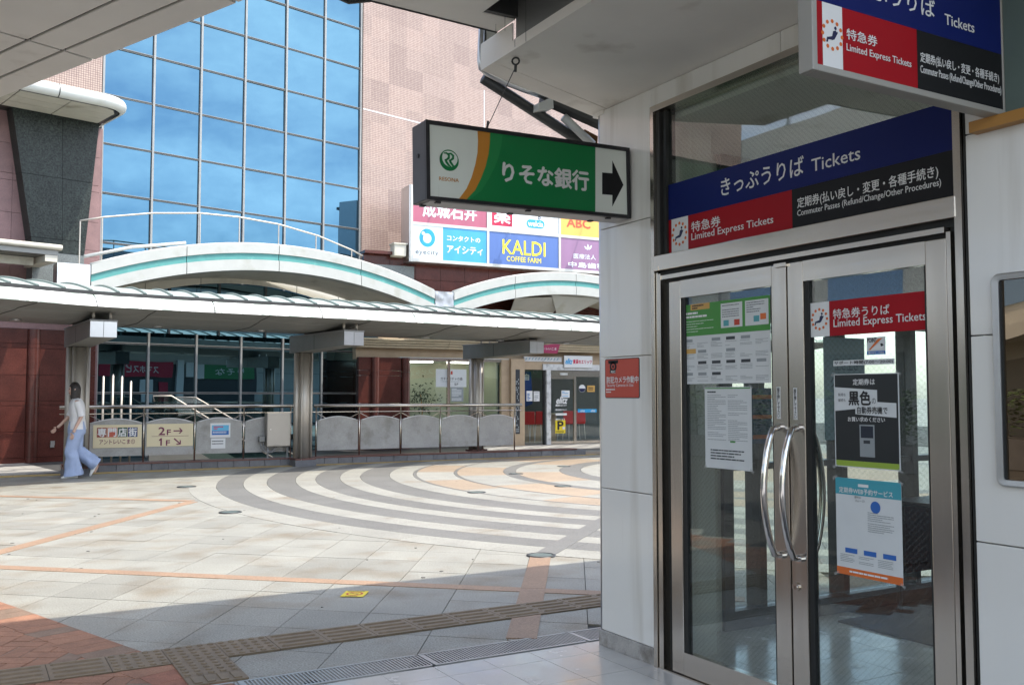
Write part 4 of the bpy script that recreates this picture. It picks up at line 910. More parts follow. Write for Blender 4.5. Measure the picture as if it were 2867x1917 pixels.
# ================================================================== COVERED WALKWAY across the plaza
ctl = [(-10.4,10.6),(-9.3,11.9),(-8.45,12.9),(-7.62,14.0),(-6.72,15.2),(-5.35,16.25),(-3.09,17.75),(-0.07,19.95),(1.87,21.25),(5.0,23.4),(9.0,26.1)]
def catmull(P, step=0.12):
    out = []
    for i in range(len(P)-1):
        p0 = Vector(P[max(i-1,0)]); p1 = Vector(P[i]); p2 = Vector(P[i+1]); p3 = Vector(P[min(i+2,len(P)-1)]); n = max(2, int((p2-p1).length/step))
        for k in range(n):
            t = k/n; out.append(0.5*((2*p1)+(p2-p0)*t+(2*p0-5*p1+4*p2-p3)*t*t+(3*p1-p0-3*p2+p3)*t**3))
    out.append(Vector(P[-1])); return out
wl = [LF(p.x, p.y) for p in catmull(ctl)]
S_ = [0.0]
for i in range(1, len(wl)): S_.append(S_[-1]+(wl[i]-wl[i-1]).length)
def wpt(s):
    for i in range(1, len(wl)):
        if S_[i] >= s or i == len(wl)-1:
            t = (s-S_[i-1])/(S_[i]-S_[i-1]); p = wl[i-1].lerp(wl[i], t); a = wl[max(i-2,0)]; b = wl[min(i+1,len(wl)-1)]; tg = (b-a).normalized(); return p, Vector((tg.y,-tg.x,0))
def sweep(prof, s0, s1, ds=0.35):
    n = max(1, int((s1-s0)/ds)); rg = []
    for k in range(n+1):
        p, o = wpt(s0+(s1-s0)*k/n); rg.append([tuple(p+o*a+Vector((0,0,z))) for a, z in prof])
    return rg
SL = S_[-1]
wk = thing('walkway_roof', 'pale barrel roofed covered walkway with peeling white fascia crossing the plaza', 'walkway roof', LF(-3,19,0))
va = [(0.0-2.5*(1-k/12), 3.12+0.22*math.sin(math.pi*(1-0.5*k/12*1.0)*1.0*0+math.pi*(0.06+0.92*k/12))) for k in range(13)]
va[-1] = (0.0, 3.13)
part('vault', MB().loft(sweep(va, 0, SL), False, False), M['vault'], wk, True)
part('edge_strip', MB().loft(sweep([(0.0,3.135),(0.03,3.135),(0.03,3.078),(0.0,3.078)], 0, SL), True, True), M['darksteel'], wk)
s = 0.25
while s < SL-0.2:
    p, o = wpt(s); part('rib', MB().tube([tuple(p+o*a+Vector((0,0,z+0.012))) for a, z in va], 0.022, 6), M['rib'], wk); s += 0.43
s = 0.0; fp = [(0.032,3.072),(0.085,3.045),(0.135,3.005),(0.175,2.955),(0.20,2.905),(0.205,2.872)]
fi = fp + [(0.19,2.872),(0.02,3.05)]
while s < SL-0.3:
    e = min(s+1.95, SL); part('fascia_panel', MB().loft(sweep(fi, s+0.011, e-0.011, 0.3), True, True), M['peel'], wk); s = e
part('soffit', MB().loft(sweep([(0.2,2.868),(0.13,2.855),(-0.35,2.815),(-0.45,2.79),(-0.95,2.735),(-1.05,2.725),(-2.2,2.725),(-2.5,2.9)], 0, SL), False, False), M['greymetal'], wk)
part('gutter_back', MB().loft(sweep([(-2.5,2.9),(-2.5,3.16)], 0, SL), False, False), M['white'], wk)
part('fascia_backing', MB().loft(sweep([(0.0,3.06),(0.09,3.02),(0.15,2.95),(0.17,2.875),(0.0,2.875)], 0, SL), True, True), M['rubber'], wk)
s = 0.98
while s < SL-0.3:
    p, o = wpt(s); part('soffit_joint', MB().tube([tuple(p+o*a+Vector((0,0,z-0.004))) for a, z in ((0.17,2.86),(-0.35,2.815),(-0.45,2.79),(-0.95,2.735),(-1.05,2.725),(-2.2,2.725))], 0.006, 4), M['rubber'], wk); s += 1.95
s = 1.6
while s < SL-0.3:
    p, o = wpt(s); q = p - o*1.6 + Vector((0,0,2.722)); part('downlight', MB().tube([tuple(q), tuple(q-Vector((0,0,0.02)))], 0.09, 14), M['alu'], wk); s += 1.9
# columns
def column(lat, fwd, head, label, bw=0.41, Lo=2.2):
    o = LF(lat, fwd); out = bearing(head+90); al = bearing(head)
    t = thing('walkway_column', label, 'column', o, 'steel columns of the covered walkway')
    f = lambda a, b, z=0: o + al*a + out*b + Vector((0,0,z))
    part('shaft', MB(f).cyl(0,0,0.125,0.16,2.335,20), M['satin'], t, True); part('side_shaft', MB(f).cyl(-0.15,-0.02,0.06,0.16,2.335,14), M['satin'], t, True); part('side_shaft', MB(f).cyl(0.15,-0.02,0.055,0.16,2.335,14), M['satin'], t, True)
    part('pipe', MB(f).cyl(-0.10,0.125,0.022,0.0,2.345,10), M['satin'], t, True); part('pipe', MB(f).cyl(0.13,0.085,0.02,0.16,2.345,10), M['satin'], t, True)
    part('plinth', MB(f).box(-0.23,0.23,-0.15,0.15,0.0,0.13), M['kerb'], t); part('plinth_cap', MB(f).box(-0.225,0.225,-0.145,0.145,0.13,0.165), M['kerbcap'], t)
    part('arm', MB(lambda b, z, a=0: f(a, b, z)).prism([(-0.28,2.335),(Lo,2.405),(Lo,2.665),(-0.28,2.665)], -bw/2, bw/2), M['greymetal'], t)
    part('arm_cap', MB(f).box(-bw/2-0.01,bw/2+0.01,-0.3,Lo+0.02,2.666,2.692), M['grey'], t)
    part('end_plate', MB(f).box(-bw/2,-0.004,Lo+0.001,Lo+0.012,2.408,2.663), M['alu'], t); part('end_plate', MB(f).box(0.004,bw/2,Lo+0.001,Lo+0.012,2.408,2.663), M['alu'], t)
    part('arm_joint', MB(f).box(-bw/2-0.003,bw/2+0.003,0.9,0.908,2.37,2.664), M['rubber'], t)
    for a in (-0.13,0.13): part('post', MB(f).cyl(a,Lo-0.15,0.027,2.69,2.86,10), M['satin'], t, True)
    for a in (-0.13,0.13): part('post', MB(f).cyl(a,0.35,0.027,2.69,2.78,10), M['satin'], t, True)
    part('hanger', MB(f).box(-0.06,0.06,0.9,1.05,2.69,2.80), M['greymetal'], t)
column(-7.92,17.3,56,'steel column beside the walking person at the left end of the railing')
column(-4.33,19.72,53,'middle steel walkway column with arm beside the grey cabinet')
column(-0.86,23.0,50,'right steel walkway column with arm in front of the shop windows')
# ================================================================== DEPARTMENT STORE FACADE (heading 46)
FC = Fr(LF(-10.44,20.6), bearing(46.3))
cL = crop(0,740,.2423); cL2 = crop(0,1080,.2423); cM = crop(760,720,.2423); cS = crop(1140,900,.2423); cB = crop(1080,560,.2644); cU = crop(0,0,.2985); cU2 = crop(0,0,.4591)
bd = thing('department_store', 'tall store with blue mirror curtain wall and pink mosaic tiles', 'building', FC(4,0,0))
gd = -0.12
# mullion positions, from the photograph
mpx = [(281,540),(420,540),(555,540),(677,540),(795,540),(905,540),(1006,540)]
mxs = [FC.px(x,y,gd)[0] for x, y in mpx]
dxm = (mxs[-1]-mxs[0])/6; x0c = mxs[0]; mxs = [x0c+dxm*k for k in range(7)]
zt = [FC.px(430,y,gd)[1] for y in (161,297,424,560)]; dz = (zt[0]-zt[-1])/3; ztop = zt[0]
zs = sorted([ztop+dz*k for k in range(-7, 5)])
zs = [z for z in zs if z > 0.4]
zs = [-0.2]+zs
zspl = 4.3                                           # below this the glass is tinted
for c in range(6):
    for r in range(len(zs)-1):
        z0, z1 = zs[r]+0.022, zs[r+1]-0.022; x0, x1 = mxs[c]+0.03, mxs[c+1]-0.03
        up = z0 > zspl-0.6
        tl = Fr(FC(x0,z0,gd), FC.r + FC.n*random.Random(c*31+r).uniform(-0.0025,0.0025), (0,0,1)); 
        RP = random.Random(c*7+r); tw = 0.009 if up else 0.0012; pa = RP.uniform(-tw,tw); pb = RP.uniform(-tw,tw); part('curtain_pane' if up else 'ground_floor_pane', MB(FC).quad([(x0,z0,gd),(x1,z0,gd+pa),(x1,z1,gd+pa+pb),(x0,z1,gd+pb)]), M['curtain' if up else 'lowglass'], bd)
for x in mxs: part('mullion', MB(FC).box(x-0.024,x+0.024,-0.2,zs[-1]+0.02,gd-0.03,gd+0.05), M['mull'], bd)
for z in zs[1:]: part('transom', MB(FC).box(mxs[0],mxs[-1],z-0.013,z+0.013,gd-0.03,gd+0.035), M['darksteel'], bd); 
for z in zs[1:]: part('transom_line', MB(FC).box(mxs[0],mxs[-1],z-0.024,z-0.0135,gd-0.03,gd+0.028).box(mxs[0],mxs[-1],z+0.0135,z+0.024,gd-0.03,gd+0.028), M['mull'], bd)
part('floor_slab_behind', MB(FC).box(mxs[0],mxs[-1],-0.2,zs[-1],-0.6,-0.5), M['rubber'], bd)
HT = zs[-1]+0.3
part('mosaic_wall', MB(FC).box(mxs[-1]+0.04,26,3.0,HT,-0.5,-0.04), M['mosaic'], bd)
part('mosaic_wall', MB(FC).box(-14,mxs[0]-0.05,7.75,HT,-0.5,-0.04), M['mosaic'], bd)
part('movement_joint', MB(FC).box(mxs[-1]+0.05,26,FC.px(1011,302)[1]-0.012,FC.px(1011,302)[1]+0.012,-0.05,-0.037), M['alu'], bd)
xj = FC.px(1358,300)[0]; part('movement_joint', MB(FC).box(xj-0.012,xj+0.012,3,FC.px(1358,330)[1]+0.9,-0.05,-0.036), M['alu'], bd)
# red granite at the left, in separate panels, with half round pilasters
xg1 = mxs[0]-0.06
zj = [0.0] + [FC.px(60, y)[1] for y in (1281,1209,1135,1122,1049,974,961)] + [2.9]
zj = sorted(zj)
pil = [FC.px(88,1200)[0], FC.px(88,1200)[0]-3.4]
pil0 = pil[0]
for r in range(len(zj)-1):
    for k, (xa, xb) in enumerate(((-5.2,pil0-1.75),(pil0-1.745,pil0-0.13),(pil0+0.13,pil0+1.32))):
        part('granite_panel', MB(FC).box(xa+0.003,min(xb,xg1)-0.003,zj[r]+0.004,zj[r+1]-0.004,-0.13,0.0), M['redgran'], bd)
    n = 10; pts = [(pil0-0.127,0.0-0.05)]+[(pil0-0.127*math.cos(math.pi*k/n), 0.10*math.sin(math.pi*k/n)) for k in range(n+1)]+[(pil0+0.127,-0.05)]
    if r % 2 == 0 or True:
        part('pilaster_drum', MB(lambda a, b, z=0: FC(a, z, b)).prism(pts, zj[r]+0.003, zj[r+1]-0.003), M['redgran'], bd, True if False else False)
part('granite_backing', MB(FC).box(-5.2,xg1-0.01,0.0,7.7,-0.3,-0.12), M['rubber'], bd)
part('granite_return', MB(FC).box(xg1-0.002,xg1+0.05,0.0,7.6,-0.4,-0.03), M['redflame'], bd)
part('plinth', MB(FC).box(-5.2,xg1,0.0,0.06,0.0,0.03), M['redgran'], bd)
cv = part('cove_strip', MB(FC).box(-5.2,xg1,2.905,3.3,-0.15,-0.02), M['redflame'], bd)
zu = [3.3,3.95,4.6,4.75,5.4,6.1,6.25,6.9,7.6]
for r in range(len(zu)-1):
    for xa, xb in ((-5.2,-3.6),(-3.6,-2.0),(-2.0,-0.5),(-0.5,xg1)):
        part('granite_panel', MB(FC).box(xa+0.003,xb-0.003,zu[r]+0.004,zu[r+1]-0.004,-0.13,0.0), M['redflame'], bd)
so = thing('wall_socket', 'small grey outdoor socket box on the red granite wall', 'socket', FC(*FC.px(145,1243),0)); 
sx_, sz_ = FC.px(145,1243); part('box', MB(FC).box(sx_-0.04,sx_+0.04,sz_-0.07,sz_+0.07,0.001,0.045), M['alu'], so, bevel=0.006); part('lid', MB(FC).box(sx_-0.043,sx_+0.043,sz_-0.02,sz_+0.075,0.045,0.06), M['alu'], so)
# black splayed pylon under the curved canopy slab
db = 0.42
pts = [FC.px(35,303,db), FC.px(278,346,db), FC.px(243,640,db), FC.px(236,715,db), FC.px(92,715,db), FC.px(85,672,db)]
py = thing('granite_pylon', 'dark speckled granite pylon narrowing downwards under the curved slab canopy', 'pylon', FC(pts[0][0],3.6,0.2))
xm = lambda z, t: None
zt_, zb_ = pts[0][1], pts[3][1]
def edge_x(z):
    k = (zt_-z)/(zt_-zb_); L_ = pts[0][0]+(pts[4][0]-pts[0][0])*min(k,1); R_ = pts[1][0]+(pts[3][0]-pts[1][0])*min(k,1); return L_, R_
zr_ = [zt_+0.25, zt_-1.35, zt_-2.7, zb_]
for i in range(3):
    (l0, r0), (l1, r1) = edge_x(zr_[i]), edge_x(zr_[i+1]); m0, m1 = l0+(r0-l0)*0.56, l1+(r1-l1)*0.56
    mt_ = M['greygran'] if i == 2 and False else M['blackgran']
    part('granite_slab', MB(FC).prism([(l0,zr_[i]-0.004),(m0-0.003,zr_[i]-0.004),(m1-0.003,zr_[i+1]+0.004),(l1,zr_[i+1]+0.004)],0.02,db), mt_, py)
    part('granite_slab', MB(FC).prism([(m0+0.003,zr_[i]-0.004),(r0,zr_[i]-0.004),(r1,zr_[i+1]+0.004),(m1+0.003,zr_[i+1]+0.004)],0.02,db), mt_, py)
l1, r1 = edge_x(zb_); part('foot_slab', MB(FC).box(l1,r1,3.4,zb_-0.004,0.02,db-0.01), M['greygran'], py)
# curved slab canopy above the pylon
zsl = FC.px(278,346,db)[1]
sl = thing('curved_canopy', 'white rounded slab canopy with panelled underside above the dark pylon', 'canopy', FC(-1,zsl,0.8))
xe = FC.px(352,280,1.7)[0]; xe = min(xe, pts[1][0]+0.95)
def outline(off=0.0):
    P = [(-5.2,0.0)]; dE = 1.75
    Q = [(-5.2, dE+off)]
    for k in range(9):
        t = math.radians(90-90*k/8); Q.append((xe-0.45+(0.45+off)*math.cos(t), dE-0.45+(0.45+off)*math.sin(t)))
    Q.append((xe+off, 0.0)); return [(-5.2,0.0)]+Q
fS = lambda a, b, z=0: FC(a, z, b)
rg = []
for k in range(9):
    t = math.pi*k/8; rg.append([tuple((a,b,zsl+0.14-0.14*math.cos(t))) for a, b in outline(0.14*math.sin(t))])
part('rounded_edge', MB(fS).loft(rg, False, False), M['white'], sl, True)
part('top_sheet', MB(fS).prism(outline(0.02), zsl+0.277, zsl+0.283), M['white'], sl); part('flashing', MB(fS).box(-5.2,xe-0.3,1.2,1.25,zsl+0.28,zsl+0.36), M['white'], sl)
part('seam', MB(fS).loft([[(xe-1.42,1.75+0.146*math.sin(math.pi*k/8),zsl+0.14-0.146*math.cos(math.pi*k/8)) for k in range(9)],[(xe-1.40,1.75+0.146*math.sin(math.pi*k/8),zsl+0.14-0.146*math.cos(math.pi*k/8)) for k in range(9)]],False,False), M['darksteel'], sl)
x = -5.2; k = 0
xb_ = [xe-0.12-1.0*i for i in range(5)]
for i in range(4):
    for j in range(3):
        b0, b1 = 0.44+0.42*j, 0.44+0.42*(j+1); xr_ = xb_[i]-0.006
        if i == 0 and j == 2: pp = [(xb_[1]+0.006,b0+0.005),(xr_,b0+0.005),(xr_,b1-0.3),(xr_-0.1,b1-0.09),(xr_-0.3,b1-0.01),(xb_[1]+0.006,b1-0.01)]
        else: pp = [(xb_[i+1]+0.012,b0+0.011),(xr_-0.006,b0+0.011),(xr_-0.006,b1-0.011),(xb_[i+1]+0.012,b1-0.011)]
        part('soffit_tile', MB(fS).prism(pp, zsl-0.012, zsl+0.004), M['cream'], sl)
part('soffit_back', MB(fS).prism([(p[0]*1.0-0.03 if p[0]>0 else p[0], max(0,p[1]-0.03)) for p in outline(0)], zsl+0.005, zsl+0.02), M['darksteel'], sl)
# low cream canopy at far left
lc = thing('side_canopy', 'cream metal edge of a low canopy cut by the left picture edge', 'canopy', FC(-4,4.4,1))
dlc = 1.6; pA = [FC.px(0,680,dlc), FC.px(172,694,dlc)]; zlc = pA[1][1]
part('gutter', MB(fS).tube([(-8,dlc,zlc),(pA[1][0],dlc,zlc),(pA[1][0],0.2,zlc)], 0.06, 8), M['cream'], lc, True); part('deck', MB(fS).box(-8,pA[1][0]-0.05,0.2,dlc-0.03,zlc-0.16,zlc-0.05), M['greymetal'], lc); part('beam', MB(fS).box(-8,pA[1][0]-0.35,dlc-0.7,dlc-0.6,zlc-0.34,zlc-0.17), M['cream'], lc); part('edge_beam', MB(fS).box(pA[1][0]-0.3,pA[1][0]-0.06,0.2,dlc-0.04,zlc-0.3,zlc-0.165), M['cream'], lc)

# ================================================================== ARCHED PORCH CANOPIES
def arch(o, head, Ln, label, rise=0.76, zb=3.74, lights=(), back=2.2):
    F = Fr(o, bearing(head)); t = thing('arched_canopy', label, 'canopy', F(Ln/2,zb,0), 'white arched canopies with teal bands'); n = 28
    zz = lambda x: zb + rise*(1-((x-Ln/2)/(Ln/2))**2)
    def bandm(a, b, d0, d1, x0=0.0, x1=Ln, k=n):
        rg = []
        for i in range(k+1):
            x = x0+(x1-x0)*i/k; z = zz(x); rg.append([(x,z+a,d0),(x,z+b,d0),(x,z+b,d1),(x,z+a,d1)])
        return MB(F).loft(rg, True, True)
    segs = [0, Ln*0.235, Ln*0.49, Ln*0.745, Ln]
    for i in range(4):
        a, b = segs[i]+0.008, segs[i+1]-0.008
        part('upper_band', bandm(0.145,0.35,-0.3,0.03,a,b,8), M['archwhite'], t); part('teal_band', bandm(0.0,0.143,-0.3,0.0,a,b,8), M['teal'], t); part('lower_band', bandm(-0.24,-0.002,-0.3,0.04,a,b,8), M['archwhite'], t)
    part('backing', bandm(-0.22,0.33,-0.34,-0.302), M['darksteel'], t)
    part('soffit', bandm(-0.20,-0.17,-back,-0.345), M['cream'], t)
    part('coping', MB(F).tube([(Ln*i/20, zz(Ln*i/20)+0.36, -0.05) for i in range(21)], 0.03, 6), M['archwhite'], t, True)
    return F, t, zz
A1 = LF(-8.5,19.0)
FA, ta, zz1 = arch(A1, 54, 8.1, 'left white arched canopy with teal band below the blue glass')
A2 = A1 + bearing(54)*8.1 + bearing(54)*0.56
FA2, ta2, zz2 = arch(A2, 55.5, 8.1, 'right white arched canopy with teal band, partly behind the white pillar')
# polished boxes between the arches
for o, hd_, x0, x1, lab in ((A1,54,8.11,8.65,'wrinkled polished steel cover between the two white arches'),(A1,54,-0.62,-0.01,'polished steel cover at the left end of the arched canopy')):
    F = Fr(o, bearing(hd_)); t = thing('steel_cover', lab, 'cover', F((x0+x1)/2,3.55,0)); mb = MB(F); N_ = 8; P = []
    rg = [[(x0+(x1-x0)*i/N_, 3.52+0.56*j/N_, 0.02+0.018*mnoise.noise(Vector((i*0.6,j*0.6,x0)))) for j in range(N_+1)] for i in range(N_+1)]
    mb.loft(rg, False, False); part('sheet', mb, M['alu'], t, True); part('box', MB(F).box(x0,x1,3.5,4.09,-0.4,-0.02), M['alu'], t)
# arched glazing wall and cream spandrel behind arch 1
FG = Fr(A1 - FA.n*1.9, bearing(50)); 
sp = thing('porch_spandrel', 'cream curved spandrel wall with dark glazing under the left arch', 'wall', FG(4,3,0))
rg = []
for i in range(25):
    x = 0.3+7.6*i/24; zt1 = 3.74+0.76*(1-((x-4.05)/4.05)**2)+0.05; zb1 = max(3.0, 3.2+0.98*(1-((x-4.05)/3.9)**2)); rg.append([(x,zb1,0.0),(x,zt1,0.0)])
part('spandrel', MB(FG).loft(rg, False, False), M['cream'], sp)
for x in (1.6,2.9,5.4,6.6): part('spandrel_joint', MB(FG).box(x-0.006,x+0.006,3.2,zz1(x)-0.1,0.0,0.004), M['darksteel'], sp)
rg = []
for i in range(25):
    x = 0.3+7.6*i/24; zb1 = max(3.0, 3.2+0.98*(1-((x-4.05)/3.9)**2)); rg.append([(x,2.9,-0.12),(x,zb1,-0.12)])
part('arched_glass', MB(FG).loft(rg, False, False), M['lowglass'], sp)
for x in (2.2,3.4,4.6,5.8): part('glazing_bar', MB(FG).box(x-0.02,x+0.02,2.9,3.2+0.98*(1-((x-4.05)/3.9)**2),-0.12,-0.06), M['darksteel'], sp)
for (px_, py_, lab) in ((640,760,'left flood light under the arch'),(772,775,'second flood light under the arch'),(998,832,'right flood light under the arch near the steel cover')):
    x, z = FG.px(px_, py_, 0.25); t = thing('flood_light', 'grey cylindrical '+lab, 'flood light', FG(x,z,0.1), 'flood lights under the arch')
    part('can', MB(lambda a,b,c=0: FG(a, c, b)).cyl(x,0.2,0.10,z-0.12,z+0.12,14), M['grey'], t, True); part('bracket', MB(FG).box(x-0.16,x-0.10,z-0.03,z+0.05,0.0,0.22), M['grey'], t)
# folded underside of arch 2
sp2 = thing('folded_soffit', 'white folded plates and sand wall under the right arch', 'soffit', FA2(4,3.4,-1))
part('sand_wall', MB(FA2).box(0.2,8.0,2.9,4.35,-2.6,-2.5), M['sand'], sp2)
for a, b, c in (((2.2,4.1,-0.4),(3.1,3.5,-2.2),(4.4,3.55,-2.2)),((2.2,4.1,-0.4),(4.4,3.55,-2.2),(4.0,4.25,-0.4)),((3.4,4.25,-0.35),(4.3,3.62,-1.2),(5.3,4.25,-0.35))):
    part('plate', MB(FA2).prism([(0,0),(0,0.001),(0.001,0)],0,0.0001) if False else MB(FA2)._add([a,b,c,(a[0],a[1],a[2]-0.03),(b[0],b[1],b[2]-0.03),(c[0],c[1],c[2]-0.03)],[(0,1,2),(3,5,4),(0,3,4,1),(1,4,5,2),(2,5,3,0)]), M['white'], sp2)
# railing on the terrace over arch 1
rl = thing('terrace_railing', 'thin curved steel railing on the terrace in front of the blue glass', 'railing', FA(4,4.3,-0.6))
cT = [(224,618),(290,608),(425,597),(560,597),(670,608),(780,628),(890,660),(985,700),(1015,716)]
topR = [FA.px(x,y,-0.5) for x, y in cT]
part('top_rail', MB(FA).tube([(p[0],p[1],-0.5) for p in topR], 0.019, 8), M['satin'], rl, True)
for x_, yb_ in ((224,735),(286,712),(560,690),(670,690),(780,696),(885,710),(985,740)):
    a = FA.px(x_, 650, -0.5)[0]; zt0 = None
    for i in range(len(topR)-1):
        if topR[i][0] <= a <= topR[i+1][0]: zt0 = topR[i][1]+(topR[i+1][1]-topR[i][1])*(a-topR[i][0])/(topR[i+1][0]-topR[i][0])
    if zt0 is None: zt0 = topR[0][1] if a < topR[0][0] else topR[-1][1]
    part('post', MB(FA).tube([(a,zt0,-0.5),(a,max(3.6,zz1(min(max(a,0),8.1))+0.25),-0.5)], 0.015, 6), M['satin'], rl)
part('terrace_pipe', MB(FA).tube([(*FA.px(236,718,-0.35),-0.35),(*FA.px(370,692,-0.35),-0.35),(*FA.px(520,680,-0.35),-0.35)], 0.035, 8), M['white'], rl, True)
# ================================================================== RIGHT WING: shops, red granite band, billboard (heading 63)
FS = Fr(LF(-4.16,25.5), bearing(63.2))
wing = thing('shop_wing', 'low shop wing with sandstone cornice and red granite band', 'building', FS(4,0,0))
sx = lambda px_, py_, d=0.0: FS.px(px_, py_, d)[0]
sz = lambda px_, py_, d=0.0: FS.px(px_, py_, d)[1]
xL = sx(1003,1000); xR = xL+13
# granite piers at the left end
for xa, xb in ((sx(1004,1050),sx(1040,1050)),(sx(1060,1050),sx(1123,1050))):
    for z0, z1 in ((0,0.5),(0.5,1.25),(1.25,2.0),(2.0,2.14),(2.14,2.5)): part('granite_panel', MB(FS).box(xa,xb,z0+0.004,z1-0.004,-0.2,0.0), M['redgran'], wing, bevel=0.004)
for xc in (sx(1050,1050), sx(1136,1050)):
    n = 10; r = 0.12; pts = [(xc-r,-0.2)]+[(xc-r*math.cos(math.pi*k/n), r*math.sin(math.pi*k/n)) for k in range(n+1)]+[(xc+r,-0.2)]
    for z0, z1 in ((0,2.1),(2.1,2.5)): part('pilaster_drum', MB(lambda a,b,z=0: FS(a,z,b)).prism(pts, z0+0.003, z1-0.003), M['redgran'], wing)
# cornice of stepped sandstone courses
zc0, zc1 = sz(1250,978), sz(1250,952)
hs = (zc1-zc0)/4
for k in range(4):
    for i in range(5):
        xa = xL-0.1+2.7*i; part('cornice_stone', MB(FS).box(xa+0.003,xa+2.697,zc0+hs*k+0.004,zc0+hs*(k+1)-0.004,-0.2,0.06+0.05*k), M['stone'], wing, bevel=0.006)
for i in range(9): part('fascia_stone', MB(FS).box(xL-0.1+1.5*i+0.004,xL-0.1+1.5*i+1.496,zc1+0.004,3.6,-0.2,-0.02), M['sand'], wing)
part('wall_backing', MB(FS).box(xL,xR,2.45,3.62,-0.5,-0.21), M['sand'], wing)
# red granite band below the billboard
zg = [3.55, 4.25, 4.75, 5.3]
zg1 = sz(1300,790); zg2 = sz(1300,745)
zl = [3.6, zg1-0.65, zg1, zg1+0.62]
for r in range(3):
    for i in range(16):
        xa = sx(1163,780)-0.75*2+0.75*i
        part('granite_panel', MB(FS).box(xa+0.004,xa+0.746,zl[r]+0.004,zl[r+1]-0.004,-0.2,0.0), M['redgran'], wing, bevel=0.004)
xa = sx(1100,760); part('grey_granite_block', MB(FS).box(sx(1058,760)-0.3,sx(1155,770),3.7,sz(1110,745),-0.1,0.12), M['greygran'], wing)
part('granite_cap', MB(FS).box(sx(1045,730)-0.3,xR,zl[3],zl[3]+0.08,-0.4,0.2), M['redgran'], wing)
# ---- shop windows left of the right column
part('shop_floor_inside', MB(FS).box(xL+0.1,xR,0.0,0.012,-4.0,-0.05), M['checkA'], wing)
part('shop_back_wall', MB(FS).box(xL+1.2,xR,0.0,2.6,-3.6,-3.5), M['cream'], wing); part('shop_ceiling', MB(FS).box(xL+1.2,xR,2.46,2.52,-3.6,-0.05), M['white'], wing)
flat('paleint','#a4a892'); M['shopglow'] = mat('shop_ceiling_light', (1.0,0.97,0.88), 0.5, emit=3.0)
part('shop_partition', MB(FS).box(sx(1402,1100)-0.05,sx(1402,1100),0.0,2.46,-3.5,-0.2), M['paleint'], wing)
w0, w1, w2 = sx(1149,1050), sx(1258,1050), sx(1405,1050)
part('window_pane', MB(FS).box(w0,w1-0.04,0.12,2.42,-0.09,-0.08), M['glass'], wing); part('window_pane', MB(FS).box(w1+0.04,w2,0.12,2.42,-0.09,-0.08), M['glass'], wing)
part('window_mullion', MB(FS).box(w1-0.04,w1+0.04,0.0,2.46,-0.13,-0.03), M['steel'], wing); part('window_head', MB(FS).box(w0,w2,2.42,2.5,-0.13,-0.03), M['steelh'], wing); part('window_sill', MB(FS).box(w0,w2,0.0,0.12,-0.13,-0.03), M['steelh'], wing)
part('window_backdrop', MB(FS).box(w0,w2,0.02,2.46,-1.5,-1.46), M['paleint'], wing)
for xq in (w1-0.55, w1+0.9): part('ceiling_light', MB(FS).box(xq-0.5,xq+0.3,2.40,2.44,-0.9,-0.6), M['shopglow'], wing)
# ---- sandstone piers and the estate agent front
p0, p1 = sx(1405,1100), sx(1427,1100); part('brown_post', MB(FS).box(p0,p1,0.0,2.5,-0.15,-0.02), M['kerbcap'] if False else M['sand'], wing)
p2 = sx(1465,1100); part('pier', MB(FS).box(p1,p2,0.0,2.52,-0.2,0.1), M['sand'], wing, bevel=0.005)
flat('mosaicdark','#2b2f35'); part('mosaic_strip', MB(FS).box(sx(1439,1100),sx(1451,1100),0.35,sz(1445,1034,0.1),0.10,0.106), M['mosaicdark'], wing)
R2 = random.Random(5); mt_ = MB(FS)
for i in range(26):
    for j in range(3):
        if R2.random() < 0.55: continue
        xx = sx(1439,1100)+0.005+j*0.038; zz_ = 0.4+0.06*i; mt_.quad([(xx,zz_,0.107),(xx+0.03,zz_,0.107),(xx+0.03,zz_+0.045,0.107),(xx,zz_+0.045,0.107)])
o = part('mosaic_chips', mt_, M['pgrey'], wing); o['kind'] = 'stuff'
g0, g1 = sx(1465,1100), sx(1524,1100); m0, m1 = sx(1529,1100), sx(1541,1100); dj = sx(1615,1100); end = dj+1.6
zd = sz(1580,1054); zh = sz(1600,1038)
part('upper_wall', MB(FS).box(p2,xR,sz(1480,1034),2.52,-0.2,-0.02), M['sand'], wing)
part('wave_frieze', MB(FS).box(sx(1466,1005),sx(1572,1005),sz(1500,1012),sz(1500,998),-0.02,0.01), M['marble'], wing)
flat('wave','#3f86a0'); R3 = random.Random(9)
for k in range(11):
    xx = sx(1470,1005)+k*0.105; zw = sz(1500,1005); part('wave_mark', MB(FS).sheet([(xx,zw-0.03),(xx+0.03,zw-0.02),(xx+0.075,zw+0.035),(xx+0.05,zw+0.04)],0.0112), M['wave'], wing)
part('marble_frame', MB(FS).box(m0,m1,0.0,sz(1535,1036),-0.15,0.04), M['marble'], wing, bevel=0.004); part('marble_frame', MB(FS).box(m0-0.12,xR,sz(1535,1036)+0.002,sz(1535,1019),-0.15,0.045), M['marble'], wing, bevel=0.004)
part('window_pane', MB(FS).box(g0,g1,0.05,sz(1500,1036),-0.09,-0.08), M['glass'], wing); part('window_frame', MB(FS).box(g1,m0,0.0,sz(1500,1036),-0.12,-0.03), M['darksteel'], wing)
part('door_header', MB(FS).box(m1,xR,zd,zh,-0.15,0.03), M['steelh'], wing); part('door_sensor', MB(FS).box(sx(1566,1047),sx(1586,1047),sz(1575,1050),sz(1575,1044),0.03,0.07), M['white'], wing)
dslide = part('sliding_door', MB(FS).box(m1,m1+0.05,0.1,zd,-0.08,-0.05).box(dj-0.08,dj,0.0,zd,-0.1,-0.03).box(m1,dj,0.0,0.1,-0.08,-0.05).box(m1,dj,zd-0.07,zd,-0.08,-0.04), M['steelh'], wing)
